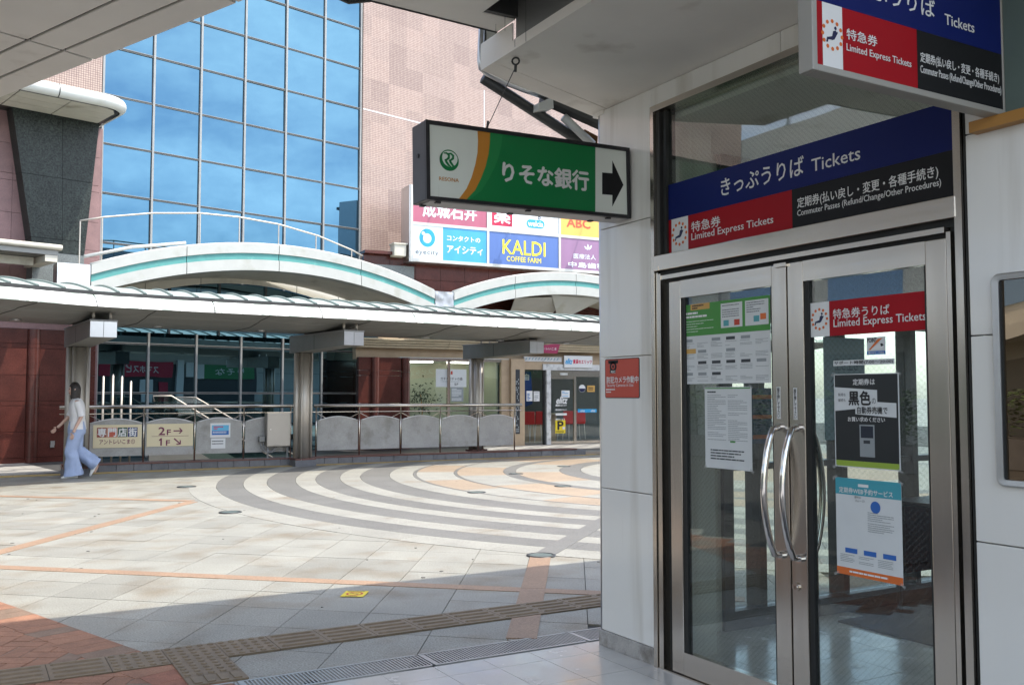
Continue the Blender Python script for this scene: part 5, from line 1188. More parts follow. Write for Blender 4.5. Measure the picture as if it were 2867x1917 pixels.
part('door_pane', MB(FS).box(m1+0.05,dj-0.08,0.1,zd-0.07,-0.068,-0.062), M['glass'], dslide); part('door_pane', MB(FS).box(dj,end,0.1,zd,-0.088,-0.082), M['glass'], dslide); part('door_rail', MB(FS).box(dj,end,0.0,0.1,-0.1,-0.07), M['steelh'], dslide)
# interior of the agent
flat('intgrey','#59605e'); part('inside_wall', MB(FS).box(g0+0.05,end+1,0.0,2.45,-3.0,-2.9), M['intgrey'], wing)
ct = thing('counter', 'long pale counter inside the estate agent behind red stools', 'counter', FS(g0+1,0,-1.3)); part('top', MB(FS).box(g0+0.1,dj+0.2,0.86,0.91,-1.7,-1.2), M['stone'], ct); part('front', MB(FS).box(g0+0.1,dj+0.2,0.0,0.86,-1.7,-1.6), M['sand'], ct)
flat('redseat','#c21f1b',0.35)
for k, (px_, lab) in enumerate(((1474,'red bar stool at the left end of the counter'),(1508,'red bar stool behind the glass left of the marble post'),(1585,'red bar stool behind the sliding door'),(1616,'red bar stool beside the door edge'))):
    x = sx(px_,1170,-1.0); t = thing('bar_stool', lab, 'bar stool', FS(x,0,-1.0), 'red bar stools at the agent counter')
    part('backrest', MB(FS).prism([(x-0.2,0.62),(x+0.2,0.62),(x+0.19,0.98),(x-0.19,0.98)],-0.86,-0.82), M['redseat'], t, bevel=0.015); part('seat', MB(FS).box(x-0.2,x+0.2,0.58,0.63,-1.22,-0.83), M['redseat'], t, bevel=0.015)
    for a, b in ((-0.17,-0.86),(0.17,-0.86),(-0.17,-1.18),(0.17,-1.18)): part('leg', MB(FS).tube([(x+a,0.58,b),(x+a*1.25,0.0,b)],0.012,6), M['alu'], t)
flat('dkblue','#123a7d')
bn = thing('banner', 'dark blue banner standing inside the agent window', 'banner', FS(g0+0.4,0.8,-0.5)); bx0, bx1 = sx(1466,1080,-0.4), sx(1491,1080,-0.4)
part('cloth', MB(FS).prism([(bx0,sz(1475,1140,-0.4)),(bx1,sz(1475,1130,-0.4)),(bx1-0.05,sz(1475,1040,-0.4)),(bx0,sz(1475,1040,-0.4))],-0.42,-0.40), M['dkblue'], bn); text('自', FS, bx0+0.03, sz(1475,1064,-0.4), bx0+0.18, sz(1475,1046,-0.4), -0.398, M['w'], bn, bold=0.03)
# signs of the agent
flat('elblue','#2e9fd6'); flat('elred','#c22a4d')
asn = thing('shop_sign', 'white estate agent sign with blue and red lettering above the sliding door', 'sign', FS(sx(1620,1010),2.1,0.05))
a0, a1, b0, b1 = sx(1579,1010,0.08), sx(1659,1010,0.08), sz(1600,1030,0.08), sz(1600,995,0.08)
part('plate', MB(FS).box(a0,a1,b0,b1,0.046,0.08), M['alu'], asn, bevel=0.006); rect(FS,a0+0.02,a1-0.02,b0+0.02,b1-0.02,0.0815,M['w'],asn,'face')
text('elitz', FS, a0+0.04, b0+0.12, a0+0.27, b1-0.09, 0.083, M['elblue'], asn, bold=0.04, slant=0.25); text('賃貸のエリッツ', FS, a0+0.31, b0+0.13, a1-0.03, b1-0.12, 0.083, M['elred'], asn, bold=0.035)
def sheet_on(px0, py0, px1, py1, name, label, cat, m, d=-0.055):
    x0, x1, y0, y1 = sx(px0,py0,d), sx(px1,py0,d), sz(px0,py1,d), sz(px0,py0,d); t = thing(name, label, cat, FS((x0+x1)/2,y0,d)); rect(FS,x0,x1,y0,y1,d,M[m],t,'sheet',t=0.003); return t, x0, x1, y0, y1
c5 = lambda X, Y: cS(X, Y)
def on5(X0,Y0,X1,Y1,*a,**k): q, w_ = c5(X0,Y0), c5(X1,Y1); return sheet_on(q[0],q[1],w_[0],w_[1],*a,**k)
t, x0, x1, y0, y1 = on5(1712,1140,1828,1290,'parking_sign','yellow parking sign with a black P on the sliding door','sign','yellow')
text('P', FS, x0+0.08, y0+0.11, x1-0.07, y1-0.03, -0.053, M['k'], t, bold=0.045); lines(FS, x0+0.02, y0+0.01, x1-0.02, y0+0.09, 2, -0.053, M['k'], t, 70, 0.4); rect(FS, x1-0.1, x1-0.015, y0+0.11, y0+0.19, -0.0525, M['w'], t, 'white_tag')
flat('stick','#cfd8d6')
dm = thing('door_lettering', 'white shop lettering on the dark sliding door glass', 'lettering', FS(sx(1585,1140),0.9,-0.05)); d_ = -0.055
for s, q, w_, bo, sl_ in (('elitz',(1720,870),(1842,945),0.05,0.25),('賃貸のエリッツ',(1715,955),(1842,978),0.05,0),('株式会社エリッツ',(1715,1008),(1842,1028),0.05,0),('無料サービス',(1715,1118),(1822,1137),0.05,0)): textpx(s, FS, c5(*q), c5(*w_), d_, M['w'], dm, bold=bo, slant=sl_)
t, x0, x1, y0, y1 = on5(1715,1058,1845,1084,'paper_strip','narrow white paper strip on the sliding door','notice','w'); 
t, x0, x1, y0, y1 = on5(1783,795,1877,878,'notice','small white notice above the door lettering','notice','w'); lines(FS,x0+0.02,y0+0.02,x1-0.02,y1-0.02,4,d_+0.002,M['elblue'],t,71)
t, x0, x1, y0, y1 = on5(1380,800,1448,918,'notice','blue printed notice on the agent window, left of a plain one','notice','w'); lines(FS,x0+0.02,y0+0.02,x1-0.02,y1-0.02,6,d_+0.002,M['stblue'],t,72,0.6)
t, x0, x1, y0, y1 = on5(1462,805,1530,920,'notice','plain white notice on the agent window, right of a blue one','notice','w'); lines(FS,x0+0.02,y0+0.02,x1-0.02,y1-0.02,6,d_+0.002,M['pgrey'],t,73)
t, x0, x1, y0, y1 = on5(2080,738,2168,812,'notice','pale yellow notice at the right end of the agent glass','notice','pgold'); lines(FS,x0+0.04,y0+0.04,x1-0.04,y1-0.04,2,d_+0.002,M['k'],t,74)
t, x0, x1, y0, y1 = on5(1972,1010,2188,1050,'glass_band','bright blue band across the right glass pane','sticker','elblue'); text('elitz', FS, x0+0.08, y0+0.02, x0+0.24, y1-0.02, d_+0.002, M['w'], t, bold=0.03, slant=0.2); text('elitz', FS, x0+0.45, y0+0.02, x0+0.61, y1-0.02, d_+0.002, M['w'], t, bold=0.03, slant=0.2)
q = c5(2022,772); xx, zz_ = FS.px(*q,d_); t = thing('round_sticker','round white and navy sticker on the right glass pane','sticker',FS(xx,zz_,d_)); part('disc', MB(FS).cyl(xx,zz_,0.115,d_-0.002,d_,24), M['w'], t); part('lower_half', MB(FS).sheet([(xx+0.11*math.cos(math.pi+math.pi*k/12), zz_+0.11*math.sin(math.pi+math.pi*k/12)) for k in range(13)], d_+0.002), M['navy'], t)
t, x0, x1, y0, y1 = on5(333,548,685,755,'poster','white toy shop poster ending in 5F on the shop window','poster','paper',d=-0.07)
text('ガチャガチャの森', FS, x0+(x1-x0)*0.15, y0+(y1-y0)*0.38, x0+(x1-x0)*0.87, y0+(y1-y0)*0.55, -0.068, M['k'], t, bold=0.01); text('5F', FS, x0+(x1-x0)*0.6, y0+(y1-y0)*0.09, x0+(x1-x0)*0.73, y0+(y1-y0)*0.22, -0.068, M['k'], t, bold=0.02)
part('red_mark', MB(FS).sheet([(x0+(x1-x0)*0.47,y0+(y1-y0)*0.72),(x0+(x1-x0)*0.54,y0+(y1-y0)*0.70),(x0+(x1-x0)*0.54,y0+(y1-y0)*0.9),(x0+(x1-x0)*0.49,y0+(y1-y0)*0.9)],-0.068), M['rededge'], t); lines(FS,x0+(x1-x0)*0.15,y0+(y1-y0)*0.28,x0+(x1-x0)*0.87,y0+(y1-y0)*0.34,1,-0.068,M['pgrey'],t,75)
t, x0, x1, y0, y1 = on5(505,757,650,925,'poster','grey picture poster below the white toy shop poster','poster','pgrey',d=-0.07); lines(FS,x0+0.03,y0+0.03,x1-0.03,y1-0.03,9,-0.068,M['paper'],t,76,0.6)
pf = thing('pink_banner','dark pink banner hanging beside the end of the walkway arm','banner',FS(sx(1560,975),2.3,0.4)); flat('mag','#9c2a52')
bq = [FS.px(*c5(*q),0.3) for q in ((1490,282),(1770,250),(1735,372),(1500,355))]; part('cloth', MB(FS).prism(bq,0.29,0.30), M['mag'], pf); textpx('アントレいこま', FS, c5(1500,296), c5(1725,330), 0.303, M['w'], pf, bold=0.02); part('hook', MB(FS).tube([(*FS.px(*c5(1770,252),0.3),0.295),(*FS.px(*c5(1780,225),0.3),0.1)],0.008,5), M['alu'], pf)
pl = thing('potted_plant','leafy potted plant behind the shop window','plant',FS(sx(1180,1120,-0.6),0,-0.6)); xp = sx(1180,1050,-0.6); flat('leaf','#3c4a33',0.7); flat('pot','#77716a')
part('pot', MB(lambda a,b,c=0: FS(a,c,b)).loft([[(xp+r*math.cos(2*math.pi*k/12),-0.6+r*math.sin(2*math.pi*k/12),z) for k in range(12)] for r,z in ((0.14,0.0),(0.2,0.4))],True,True), M['pot'], pl); part('stem', MB(FS).tube([(xp,0.4,-0.6),(xp+0.03,1.0,-0.6),(xp-0.02,1.5,-0.6)],0.015,6), M['wood'], pl)
lv = MB(FS); R4 = random.Random(3)
for k in range(260):
    c = (xp+R4.gauss(0,0.2), 1.35+R4.gauss(0,0.22), -0.6+R4.gauss(0,0.12)); a = R4.uniform(0,6.28); l = 0.05; lv.quad([c,(c[0]+l*math.cos(a),c[1]+l*math.sin(a),c[2]+0.02),(c[0]+1.8*l*math.cos(a+0.2),c[1]+1.8*l*math.sin(a+0.2),c[2]),(c[0]+l*math.cos(a+0.5),c[1]+l*math.sin(a+0.5),c[2]-0.02)])
o = part('leaves', lv, M['leaf'], pl); o['kind'] = 'stuff'

# ================================================================== BILLBOARD
DBB = 0.45
bb = thing('billboard', 'large wall sign board of six shop panels in white metal frames', 'billboard', FS(sx(1400,720,DBB),sz(1150,728,DBB),DBB))
bz0 = sz(*cB(262,630),DBB); bzm = sz(*cB(272,243),DBB); bh = bzm-bz0; bx = [sx(*cB(272,400),DBB), sx(*cB(1082,400),DBB), sx(*cB(1840,400),DBB)]; bx.append(bx[2]+(bx[2]-bx[1]))
part('side_casing', MB(FS).box(bx[0]-0.06,bx[0]-0.02,bz0-0.05,bz0+2*bh+0.05,-0.2,DBB-0.01), M['alu'], bb); part('casing', MB(FS).box(bx[0]-0.02,bx[3]+0.05,bz0-0.05,bz0+2*bh+0.05,-0.2,DBB-0.02), M['alu'], bb)
for x in bx: part('frame_bar', MB(FS).box(x-0.035,x+0.035,bz0-0.05,bz0+2*bh+0.05,DBB-0.02,DBB+0.02), M['white'], bb)
for k in range(3): part('frame_bar', MB(FS).box(bx[0]+0.036,bx[3],bz0+bh*k-0.04,bz0+bh*k+0.04,DBB-0.02,DBB+0.017), M['white'], bb)
for k, hx in (('bbmag','#a95c70'),('bbwhite','#dfe6e8'),('bbyel','#e3b45a'),('bbblue','#449fce'),('bbnavy','#5470aa'),('bbpur','#957291'),('bbcrim','#b81f45'),('bbcy','#2a9bcb'),('bbylw','#f3e13d'),('bborg','#e0563a'),('bbgrey','#5d666b')): M[k] = mat(k, hexc(hx), 0.35, var=0.07, vs=3, stain='#cfd8e0', st=(0.72,1.0), sts=5, stretch=(1,1,0.2))
def cell(c, r, m, label):
    rect(FS, bx[c]+0.036, bx[c+1]-0.036, bz0+bh*r+0.041, bz0+bh*(r+1)-0.041, DBB, M[m], bb, 'panel', label)
cell(0,1,'bbmag','dusty pink grocery panel'); cell(1,1,'bbwhite','white chemist panel'); cell(2,1,'bbyel','orange yellow shoe shop panel'); cell(1,0,'bbnavy','blue coffee shop panel'); cell(2,0,'bbpur','purple dentist panel')
xsplit = sx(*cB(605,450),DBB)
rect(FS, bx[0]+0.036, xsplit, bz0+0.041, bz0+bh-0.041, DBB, M['bbwhite'], bb, 'panel', 'white eye shop panel'); rect(FS, xsplit+0.001, bx[1]-0.036, bz0+0.041, bz0+bh-0.041, DBB, M['bbblue'], bb, 'panel', 'blue contact lens panel')
dT = DBB+0.004
def tb(s, q, w_, m, **k): return textpx(s, FS, cB(*q), cB(*w_), dT, M[m], bb, **k)
tb('成城石井',(395,15),(962,225),'bbwhite',bold=0.03); tb('アイシティ',(650,478),(1025,588),'bbwhite',bold=0.035); tb('コンタクトの',(650,372),(1000,455),'bbwhite',bold=0.035)
tb('eyecity',(315,520),(560,598),'bbgrey',bold=0.006); tb('KALDI',(1238,415),(1690,600),'bbylw',bold=0.015); tb('COFFEE FARM',(1280,592),(1645,672),'bbylw',bold=0.012)
tb('ABC',(1918,190),(2165,305),'bborg',bold=0.045); tb('医療法人',(1990,565),(2225,635),'bbwhite',bold=0.015); tb('中島歯科',(1935,650),(2330,735),'bbwhite',bold=0.03)
a = FS.px(*cB(440,400),dT); n = 32
mb = MB(FS); mb.loft([[(a[0]+r*math.cos(2*math.pi*k/n)+ox, a[1]+r*math.sin(2*math.pi*k/n)*1.08+oy, dT) for k in range(n)] for r, ox, oy in ((0.235,0,0),(0.125,0.0,-0.012))], True, False); part('ring_logo', mb, M['bbcy'], bb); mb = MB(FS); mb.disc(a[0]-0.115, a[1]+0.115, 0.052, dT+0.003, 18); part('ring_dot', mb, M['bbwhite'], bb)
p0_, p1_ = FS.px(*cB(1125,100),dT), FS.px(*cB(1340,285),dT); rect(FS, p0_[0], p1_[0], p1_[1], p0_[1]+0.15, dT, M['bbcrim'], bb, 'red_field'); text('薬', FS, p0_[0]+0.07, p1_[1]+0.08, p1_[0]-0.07, p1_[1]+0.52, dT+0.003, M['bbwhite'], bb, bold=0.03)
q = FS.px(*cB(1587,255),dT); part('badge', rrect(FS, q[0]-0.3, q[0]+0.3, q[1]-0.125, q[1]+0.125, 0.12, dT-0.002, dT), M['bbcy'], bb); text('welcia', FS, q[0]-0.25, q[1]-0.075, q[0]+0.25, q[1]+0.09, dT+0.002, M['bbwhite'], bb, bold=0.04); mb = MB(FS); mb.loft([[(q[0]+0.12+r*math.cos(2*math.pi*k/n), q[1]+0.19+r*math.sin(2*math.pi*k/n), dT) for k in range(n)] for r in (0.05,0.025)], True, False); part('badge_dot', mb, M['navy'], bb)
q = FS.px(*cB(2150,510),dT); 
for k in range(3):
    an = math.radians(60+40*k); part('petal', MB(FS).loft([[(q[0]+rr_*math.cos(an+t_), q[1]-0.08+rr_*math.sin(an+t_), dT) for t_ in (-0.25*w2_,0.25*w2_)] for rr_, w2_ in ((0.03,0.3),(0.12,1.0),(0.2,0.15))], False, False), M['bbwhite'], bb)
jb = thing('junction_box','cream junction box on the mosaic wall left of the billboard','box',FS(bx[0]-0.3,sz(1120,710,0.3),0.3)); xj0, xj1 = sx(1104,700,DBB-0.1), sx(1138,700,DBB-0.1); part('box', MB(FS).box(xj0,xj1,sz(1120,717,DBB-0.1),sz(1120,683,DBB-0.1),0.0,DBB-0.1), M['cream'], jb, bevel=0.02); part('lid', MB(FS).box(xj0-0.02,xj1+0.02,sz(1120,684,DBB-0.1),sz(1120,680,DBB-0.1),-0.02,DBB-0.07), M['cream'], jb)
for X0, Y0 in ((600,-60),(1440,-60),(2180,-60)):              # lamp arms that throw the slanting shadows on the board
    x, z = FS.px(*cB(X0,Y0),DBB); z = bz0+2*bh+0.05
    part('lamp_arm', MB(FS).tube([(x,z,DBB-0.1),(x,z+0.12,DBB+0.2),(x,z+0.05,DBB+0.75)],0.022,6), M['grey'], bb); part('lamp_head', MB(FS).box(x-0.12,x+0.12,z-0.02,z+0.06,DBB+0.68,DBB+0.82), M['grey'], bb)
# ================================================================== RAILING, KERB AND SIGNS
FR = Fr(LF(-8.25,17.80), bearing(61))
kb = thing('railing_kerb', 'grey stone kerb with brown cap under the railing', 'kerb', FR(2,0,0))
x = -0.15; R5 = random.Random(2)
while x < 11.2:
    part('kerb_stone', MB(FR).box(x+0.003,x+0.312,0.0,0.135,-0.32,0.0+R5.uniform(-0.003,0.003)), M['kerb'], kb, bevel=0.008); x += 0.315
x = -0.15
while x < 11.0:
    part('cap_tile', MB(FR).box(x+0.002,x+0.598,0.1355,0.168,-0.34,0.012), M['kerbcap'], kb, bevel=0.004); x += 0.6
DR = -0.14
rl = thing('railing', 'stainless railing with frosted wavy panels in front of the escalator', 'railing', FR(2,0.17,DR))
zr1 = FR.px(560,1137.5,DR)[1]; zr2 = FR.px(560,1156,DR)[1]; zpB = FR.px(560,1275,DR)[1]
posts = [FR.px(p,1220,DR)[0] for p in (246,402,545,682,813)]
sp_ = (posts[-1]-posts[1])/3
posts2 = posts + [posts[-1]+0.55+sp_*k for k in range(6)]
part('top_rail', MB(FR).tube([(posts[0]-0.5,zr1,DR),(posts[4]+0.1,zr1,DR)],0.036,12), M['steelh'], rl, True); part('top_rail', MB(FR).tube([(posts[4]+0.5,zr1,DR),(posts2[-1]+0.2,zr1,DR)],0.036,12), M['steelh'], rl, True)
part('mid_rail', MB(FR).tube([(posts[0]-0.5,zr2,DR),(posts2[-1]+0.2,zr2,DR)],0.011,6), M['steelh'], rl)
for p in posts2: part('post', MB(FR).tube([(p,0.165,DR),(p,zr1,DR)],0.016,8), M['steel'], rl, True)
M['frostm'] = mat('frosted_acrylic', (0.40,0.39,0.365), 0.35, var=0.14, vs=3.5, speck=0.1, ss=40, stain='#8d8a80', st=(0.55,0.8), sts=4)
M['frostm'].node_tree.nodes['Principled BSDF'].inputs['Alpha'].default_value = 0.86
pairs = [(posts2[i], posts2[i+1]) for i in range(len(posts2)-1) if i != 4]
for a, b in pairs:
    a += 0.03; b -= 0.03; n = 14; zA, zB_ = 0.915, 1.0
    top = [(a+(b-a)*k/n, zA+(zB_-zA)*math.sin(math.pi*k/n)) for k in range(n+1)]
    part('frosted_panel', MB(FR).prism([(a,0.29),(b,0.29)]+top[::-1], DR-0.006, DR+0.002), M['frostm'], rl)
    part('panel_edge', MB(FR).tube([(q[0],q[1]+0.008,DR) for q in top],0.011,6), M['alu'], rl, True)
    part('tie_rod', MB(FR).tube([(a-0.03,zr2-0.02,DR),(a+0.2,0.97,DR)],0.007,5).tube([(b+0.03,zr2-0.02,DR),(b-0.2,0.97,DR)],0.007,5), M['steelh'], rl)
DS = DR+0.012
flat('signcream','#d9cba6'); flat('maroon','#6d1a44'); flat('dgreen','#2f4d3c'); flat('dblue','#2a3168'); flat('dred','#8a3a2e'); flat('dred2','#b5533c')
c2 = lambda X, Y: (0+.2423*X, 1080+.2423*Y)
def rail_sign(tl, br, name, label, m):
    a, b = FR.px(*c2(*tl),DS), FR.px(*c2(*br),DS); t = thing(name, label, 'sign', FR((a[0]+b[0])/2,b[1],DS)); rect(FR,a[0],b[0],b[1],a[1],DS+0.006,M[m],t,'plate',t=0.006); return t, a[0], b[0], b[1], a[1]
t, x0, x1, y0, y1 = rail_sign((1078,452),(1632,706),'direction_sign','cream railing sign with four coloured kanji squares behind the walking person','signcream')
w = x1-x0; h = y1-y0
for k, (ch, mm) in enumerate((('専','dred'),('門','dred2'),('店','dgreen'),('街','dblue'))):
    xa = x0+w*(0.075+0.212*k); xb = xa+w*0.203; rect(FR,xa,xb,y0+h*0.46,y0+h*0.88,DS+0.0075,M[mm],t,'square'); text(ch,FR,xa+w*0.018,y0+h*0.49,xb-w*0.018,y0+h*0.85,DS+0.009,M['w'],t,bold=0.03)
text('アントレいこま①',FR,x0+w*0.13,y0+h*0.16,x0+w*0.86,y0+h*0.36,DS+0.008,M['maroon'],t,bold=0.02)
t, x0, x1, y0, y1 = rail_sign((1698,440),(2228,690),'direction_sign','cream railing sign with 2F and 1F arrows','signcream'); w = x1-x0; h = y1-y0; dd = DS+0.0078
X = lambda u: x0+w*u
Yv = lambda v: y1-h*v
text('2',FR,X(0.25),Yv(0.49),X(0.385),Yv(0.15),dd,M['maroon'],t,bold=0.03); text('F',FR,X(0.43),Yv(0.49),X(0.51),Yv(0.26),dd,M['maroon'],t,bold=0.04); part('numeral', MB(FR).sheet([(X(0.29),Yv(0.955)),(X(0.325),Yv(0.955)),(X(0.325),Yv(0.63)),(X(0.297),Yv(0.63)),(X(0.262),Yv(0.70)),(X(0.262),Yv(0.755)),(X(0.29),Yv(0.73))],dd), M['maroon'], t); text('F',FR,X(0.415),Yv(0.955),X(0.495),Yv(0.73),dd,M['maroon'],t,bold=0.04)
rect(FR,X(0.105),X(0.9),Yv(0.555),Yv(0.54),dd,M['maroon'],t,'rule')
def arrow(cx, cy, L_, th, ang, par):
    c, s_ = math.cos(ang), math.sin(ang); pts = [(-L_,-th),(L_*0.55,-th),(L_*0.1,-L_*0.62),(L_*0.1+th*2.6,-L_*0.62),(L_,0),(L_*0.1+th*2.6,L_*0.62),(L_*0.1,L_*0.62),(L_*0.55,th),(-L_,th)]
    part('arrow', MB(FR).sheet([(cx+c*x-s_*y, cy+s_*x+c*y) for x, y in pts], dd), M['maroon'], par)
arrow(X(0.67),Yv(0.32),w*0.1,w*0.014,0,t); arrow(X(0.66),Yv(0.79),w*0.1,w*0.014,math.radians(-42),t)
c33 = lambda X_, Y_: (400+.2423*X_, 1080+.2423*Y_)
def rail3(tl, br, name, label, cat, m):
    a, b = FR.px(*c33(*tl),DS), FR.px(*c33(*br),DS); t = thing(name, label, cat, FR((a[0]+b[0])/2,b[1],DS)); rect(FR,a[0],b[0],b[1],a[1],DS+0.002,M[m],t,'sheet',t=0.003); return t, a[0], b[0], b[1], a[1]
flat('skyp','#5fb4d6')
t, x0, x1, y0, y1 = rail3((780,430),(1010,592),'notice','laminated blue notice on the frosted railing panel','notice','w'); w = x1-x0; h = y1-y0
rect(FR,X(0.08),X(0.92),Yv(0.52),Yv(0.14),DS+0.003,M['skyp'],t,'blue_field'); rect(FR,X(0.08),X(0.92),Yv(0.82),Yv(0.525),DS+0.003,M['stblue'],t,'dark_field'); lines(FR,X(0.16),Yv(0.45),X(0.7),Yv(0.2),2,DS+0.004,M['elred'],t,80,0.6); lines(FR,X(0.12),Yv(0.72),X(0.88),Yv(0.56),2,DS+0.004,M['w'],t,81,0.5)
t, x0, x1, y0, y1 = rail3((788,606),(952,720),'notice','plain white paper notice under the blue one on the railing','notice','w'); w = x1-x0; h = y1-y0; lines(FR,X(0.06),Yv(0.9),X(0.94),Yv(0.15),3,DS+0.003,M['pdark'],t,82,0.35)
# stainless cabinet
M['cab'] = mat('cabinet_steel', (0.36,0.335,0.30), 0.4, 0.85, var=0.03, vs=4)
cb = thing('steel_cabinet','stainless electrical cabinet fixed to the railing beside the middle column','cabinet',FR(posts[4]-0.3,0.3,0)); a, b = FR.px(*c33(1440,310),0.12), FR.px(*c33(1703,690),0.12)
part('box', MB(FR).box(a[0],b[0],b[1],a[1],-0.1,0.118), M['cab'], cb); part('door', MB(FR).box(a[0]+0.008,b[0]-0.008,b[1]+0.008,a[1]-0.012,0.119,0.126), M['cab'], cb, bevel=0.003); part('lid', MB(FR).box(a[0]-0.012,b[0]+0.012,a[1],a[1]+0.012,-0.1,0.14), M['steelh'], cb)
part('handle', MB(FR).cyl(a[0]+0.07,(a[1]+b[1])/2,0.012,0.126,0.132,10), M['w'], cb)
for xx in (a[0]+0.03,b[0]-0.05): part('foot', MB(FR).box(xx,xx+0.03,0.165,b[1],-0.02,0.02), M['grey'], cb)
s0, s1 = FR.px(*c33(1345,580),0.0), FR.px(*c33(1410,645),0.0); sw_ = thing('switch_box','small grey switch box with cables left of the steel cabinet','switch box',FR(s0[0],s1[1],0)); part('box', MB(FR).box(s0[0],s1[0],s1[1],s0[1],-0.1,0.02), M['greymetal'], sw_, bevel=0.006); part('switch_plate', MB(FR).box(s0[0]+0.05,s1[0]-0.03,s1[1]+0.04,s0[1]-0.03,0.02,0.026), M['grey'], sw_)
for k in (0.03,0.08): part('cable', MB(FR).tube([(s0[0]+k,s1[1],0.0),(s0[0]+k+0.01,s1[1]-0.12,0.02),(s0[0]+k+0.08,s1[1]-0.21,0.03),(s0[0]+k+0.18,s1[1]-0.22,0.03),(s0[0]+k+0.27,s1[1]-0.13,0.02),(s0[0]+k+0.3,s1[1]-0.08,0.0)],0.011,6), M['grey'], sw_, True)
# ---- four slim steel bollards behind the railing
for k, (px_, py_, lab) in enumerate(((290,1052,'first slim steel pole'),(317,1048,'tallest slim steel pole'),(342,1052,'third slim steel pole'),(367,1066,'shortest slim steel pole'))):
    d_ = -1.2; xx, zt_ = FR.px(px_,py_,d_); t = thing('steel_pole', lab+' behind the railing counted from the person', 'pole', FR(xx,0,d_), 'slim steel poles behind the railing'); part('shaft', MB(lambda a,b,c=0: FR(a,c,b)).cyl(xx,d_,0.022,0.0,zt_-0.02,10), M['satin'], t, True); part('cap', MB(FR).tube([(xx,zt_-0.02,d_),(xx,zt_-0.005,d_),(xx,zt_+0.008,d_)],[0.0225,0.018,0.006],10), M['chrome'], t, True)
# ---- escalator
es = thing('escalator','escalator with glass balustrades going down behind the railing','escalator',FR(3,0,-2))
M['esglass'] = glass('escalator_glass',(0.62,0.74,0.72),1.5,2.0)
for dE, top in ((-1.7,[(433,1108),(480,1108),(590,1175)]),(-2.6,[(498,1111),(547,1112),(650,1172)])):
    P = [FR.px(x_,y_,dE) for x_, y_ in top]; sl_ = (P[2][1]-P[1][1])/(P[2][0]-P[1][0]); e = (P[1][0]+2.6, P[1][1]+2.6*sl_)
    part('handrail', MB(FR).tube([(P[0][0],P[0][1]-0.12,dE),(P[0][0]-0.03,P[0][1],dE),(P[1][0],P[1][1],dE),(e[0],e[1],dE)],0.018,8), M['satin'], es, True)
    part('balustrade_glass', MB(FR).prism([(P[0][0],P[0][1]-0.85),(P[1][0],P[1][1]-0.85),(e[0],e[1]-0.85),(e[0],e[1]),(P[1][0],P[1][1]),(P[0][0],P[0][1])],dE-0.006,dE+0.006), M['esglass'], es)
    part('skirt', MB(FR).prism([(P[0][0]-0.1,0.0),(P[1][0],0.0),(e[0],e[1]-1.4),(e[0],e[1]-0.85),(P[1][0],P[1][1]-0.85),(P[0][0]-0.1,P[0][1]-0.85)],dE-0.08,dE+0.08), M['greymetal'], es)
part('steps', MB(FR).prism([(P[0][0]-0.5,0.02),(P[1][0]-0.3,0.02),(P[1][0]+2.2,-1.4),(P[1][0]+2.2,-1.6),(P[0][0]-0.5,-0.2)],-2.5,-1.8), M['darksteel'], es)
well = solo('stairwell_shade', MB(FR).box(0.3,11,-0.02,0.006,-4.2,-0.4), M['rubber'], kind='structure')  # flat black sheet, its colour stands in for the darkness of the opening

# ================================================================== BANK BUILDING (seen only mirrored in the tinted glass)
FBk = Fr(LF(28.5,24.8), -bearing(46.3))
bk = thing('bank_building','white station side building with red and green shop signs, mirrored in the dark glass','building',FBk(10,0,0))
flat('bkwhite','#b4b5b0'); flat('bkred','#b3173a'); flat('bkdark','#30363a')
part('wall', MB(FBk).box(0,26,0,8.5,-6,0.0), M['bkwhite'], bk)
def bpart(n, *a, m='bkdark', d=0.04): return part(n, MB(FBk).box(*a,0.0,d), M[m], bk)
for k in range(7): part('wall_joint', MB(FBk).box(0,12.5,0.9+0.9*k,0.915+0.9*k,0.0,0.004), M['bkdark'], bk)
bpart('awning', 0,26,3.7,3.95,m='greymetal',d=1.2)
for x_ in (3.0,6.0): 
    wn_ = bpart('window', x_,x_+1.5,1.3,2.5,m='screenb'); gb = MB(FBk)
    for k in range(12): gb.box(x_+0.06+0.125*k,x_+0.09+0.125*k,1.2,2.6,0.06,0.09)
    o = part('window_bars', gb, M['w'], bk); o['kind'] = 'stuff'
bpart('door', 0.9,1.8,0,2.1,m='grey'); bpart('door', 9.3,10.2,0,2.1,m='grey')
bpart('shop_front', 12.6,25.5,0.0,3.0,m='bkdark',d=0.03); bpart('green_sign', 12.8,15.6,2.35,3.1,m='green',d=0.12); bpart('white_sign', 15.6,16.5,2.35,3.1,m='w',d=0.12); bpart('red_sign', 17.2,20.8,2.35,3.1,m='bkred',d=0.12); bpart('pale_post', 16.65,17.0,0.0,3.2,m='w',d=0.2); bpart('pale_post', 21.0,21.4,0.0,3.2,m='w',d=0.2); bpart('white_board', 18.2,18.8,0.8,2.2,m='w',d=0.1); bpart('red_board', 17.4,17.9,1.0,2.1,m='bkred',d=0.1)
text('スマホスピタル', FBk, 17.9,2.55,20.2,2.9, 0.125, M['w'], bk, bold=0.02); text('りそな', FBk, 13.4,2.55,15.0,2.9, 0.125, M['w'], bk, bold=0.02)
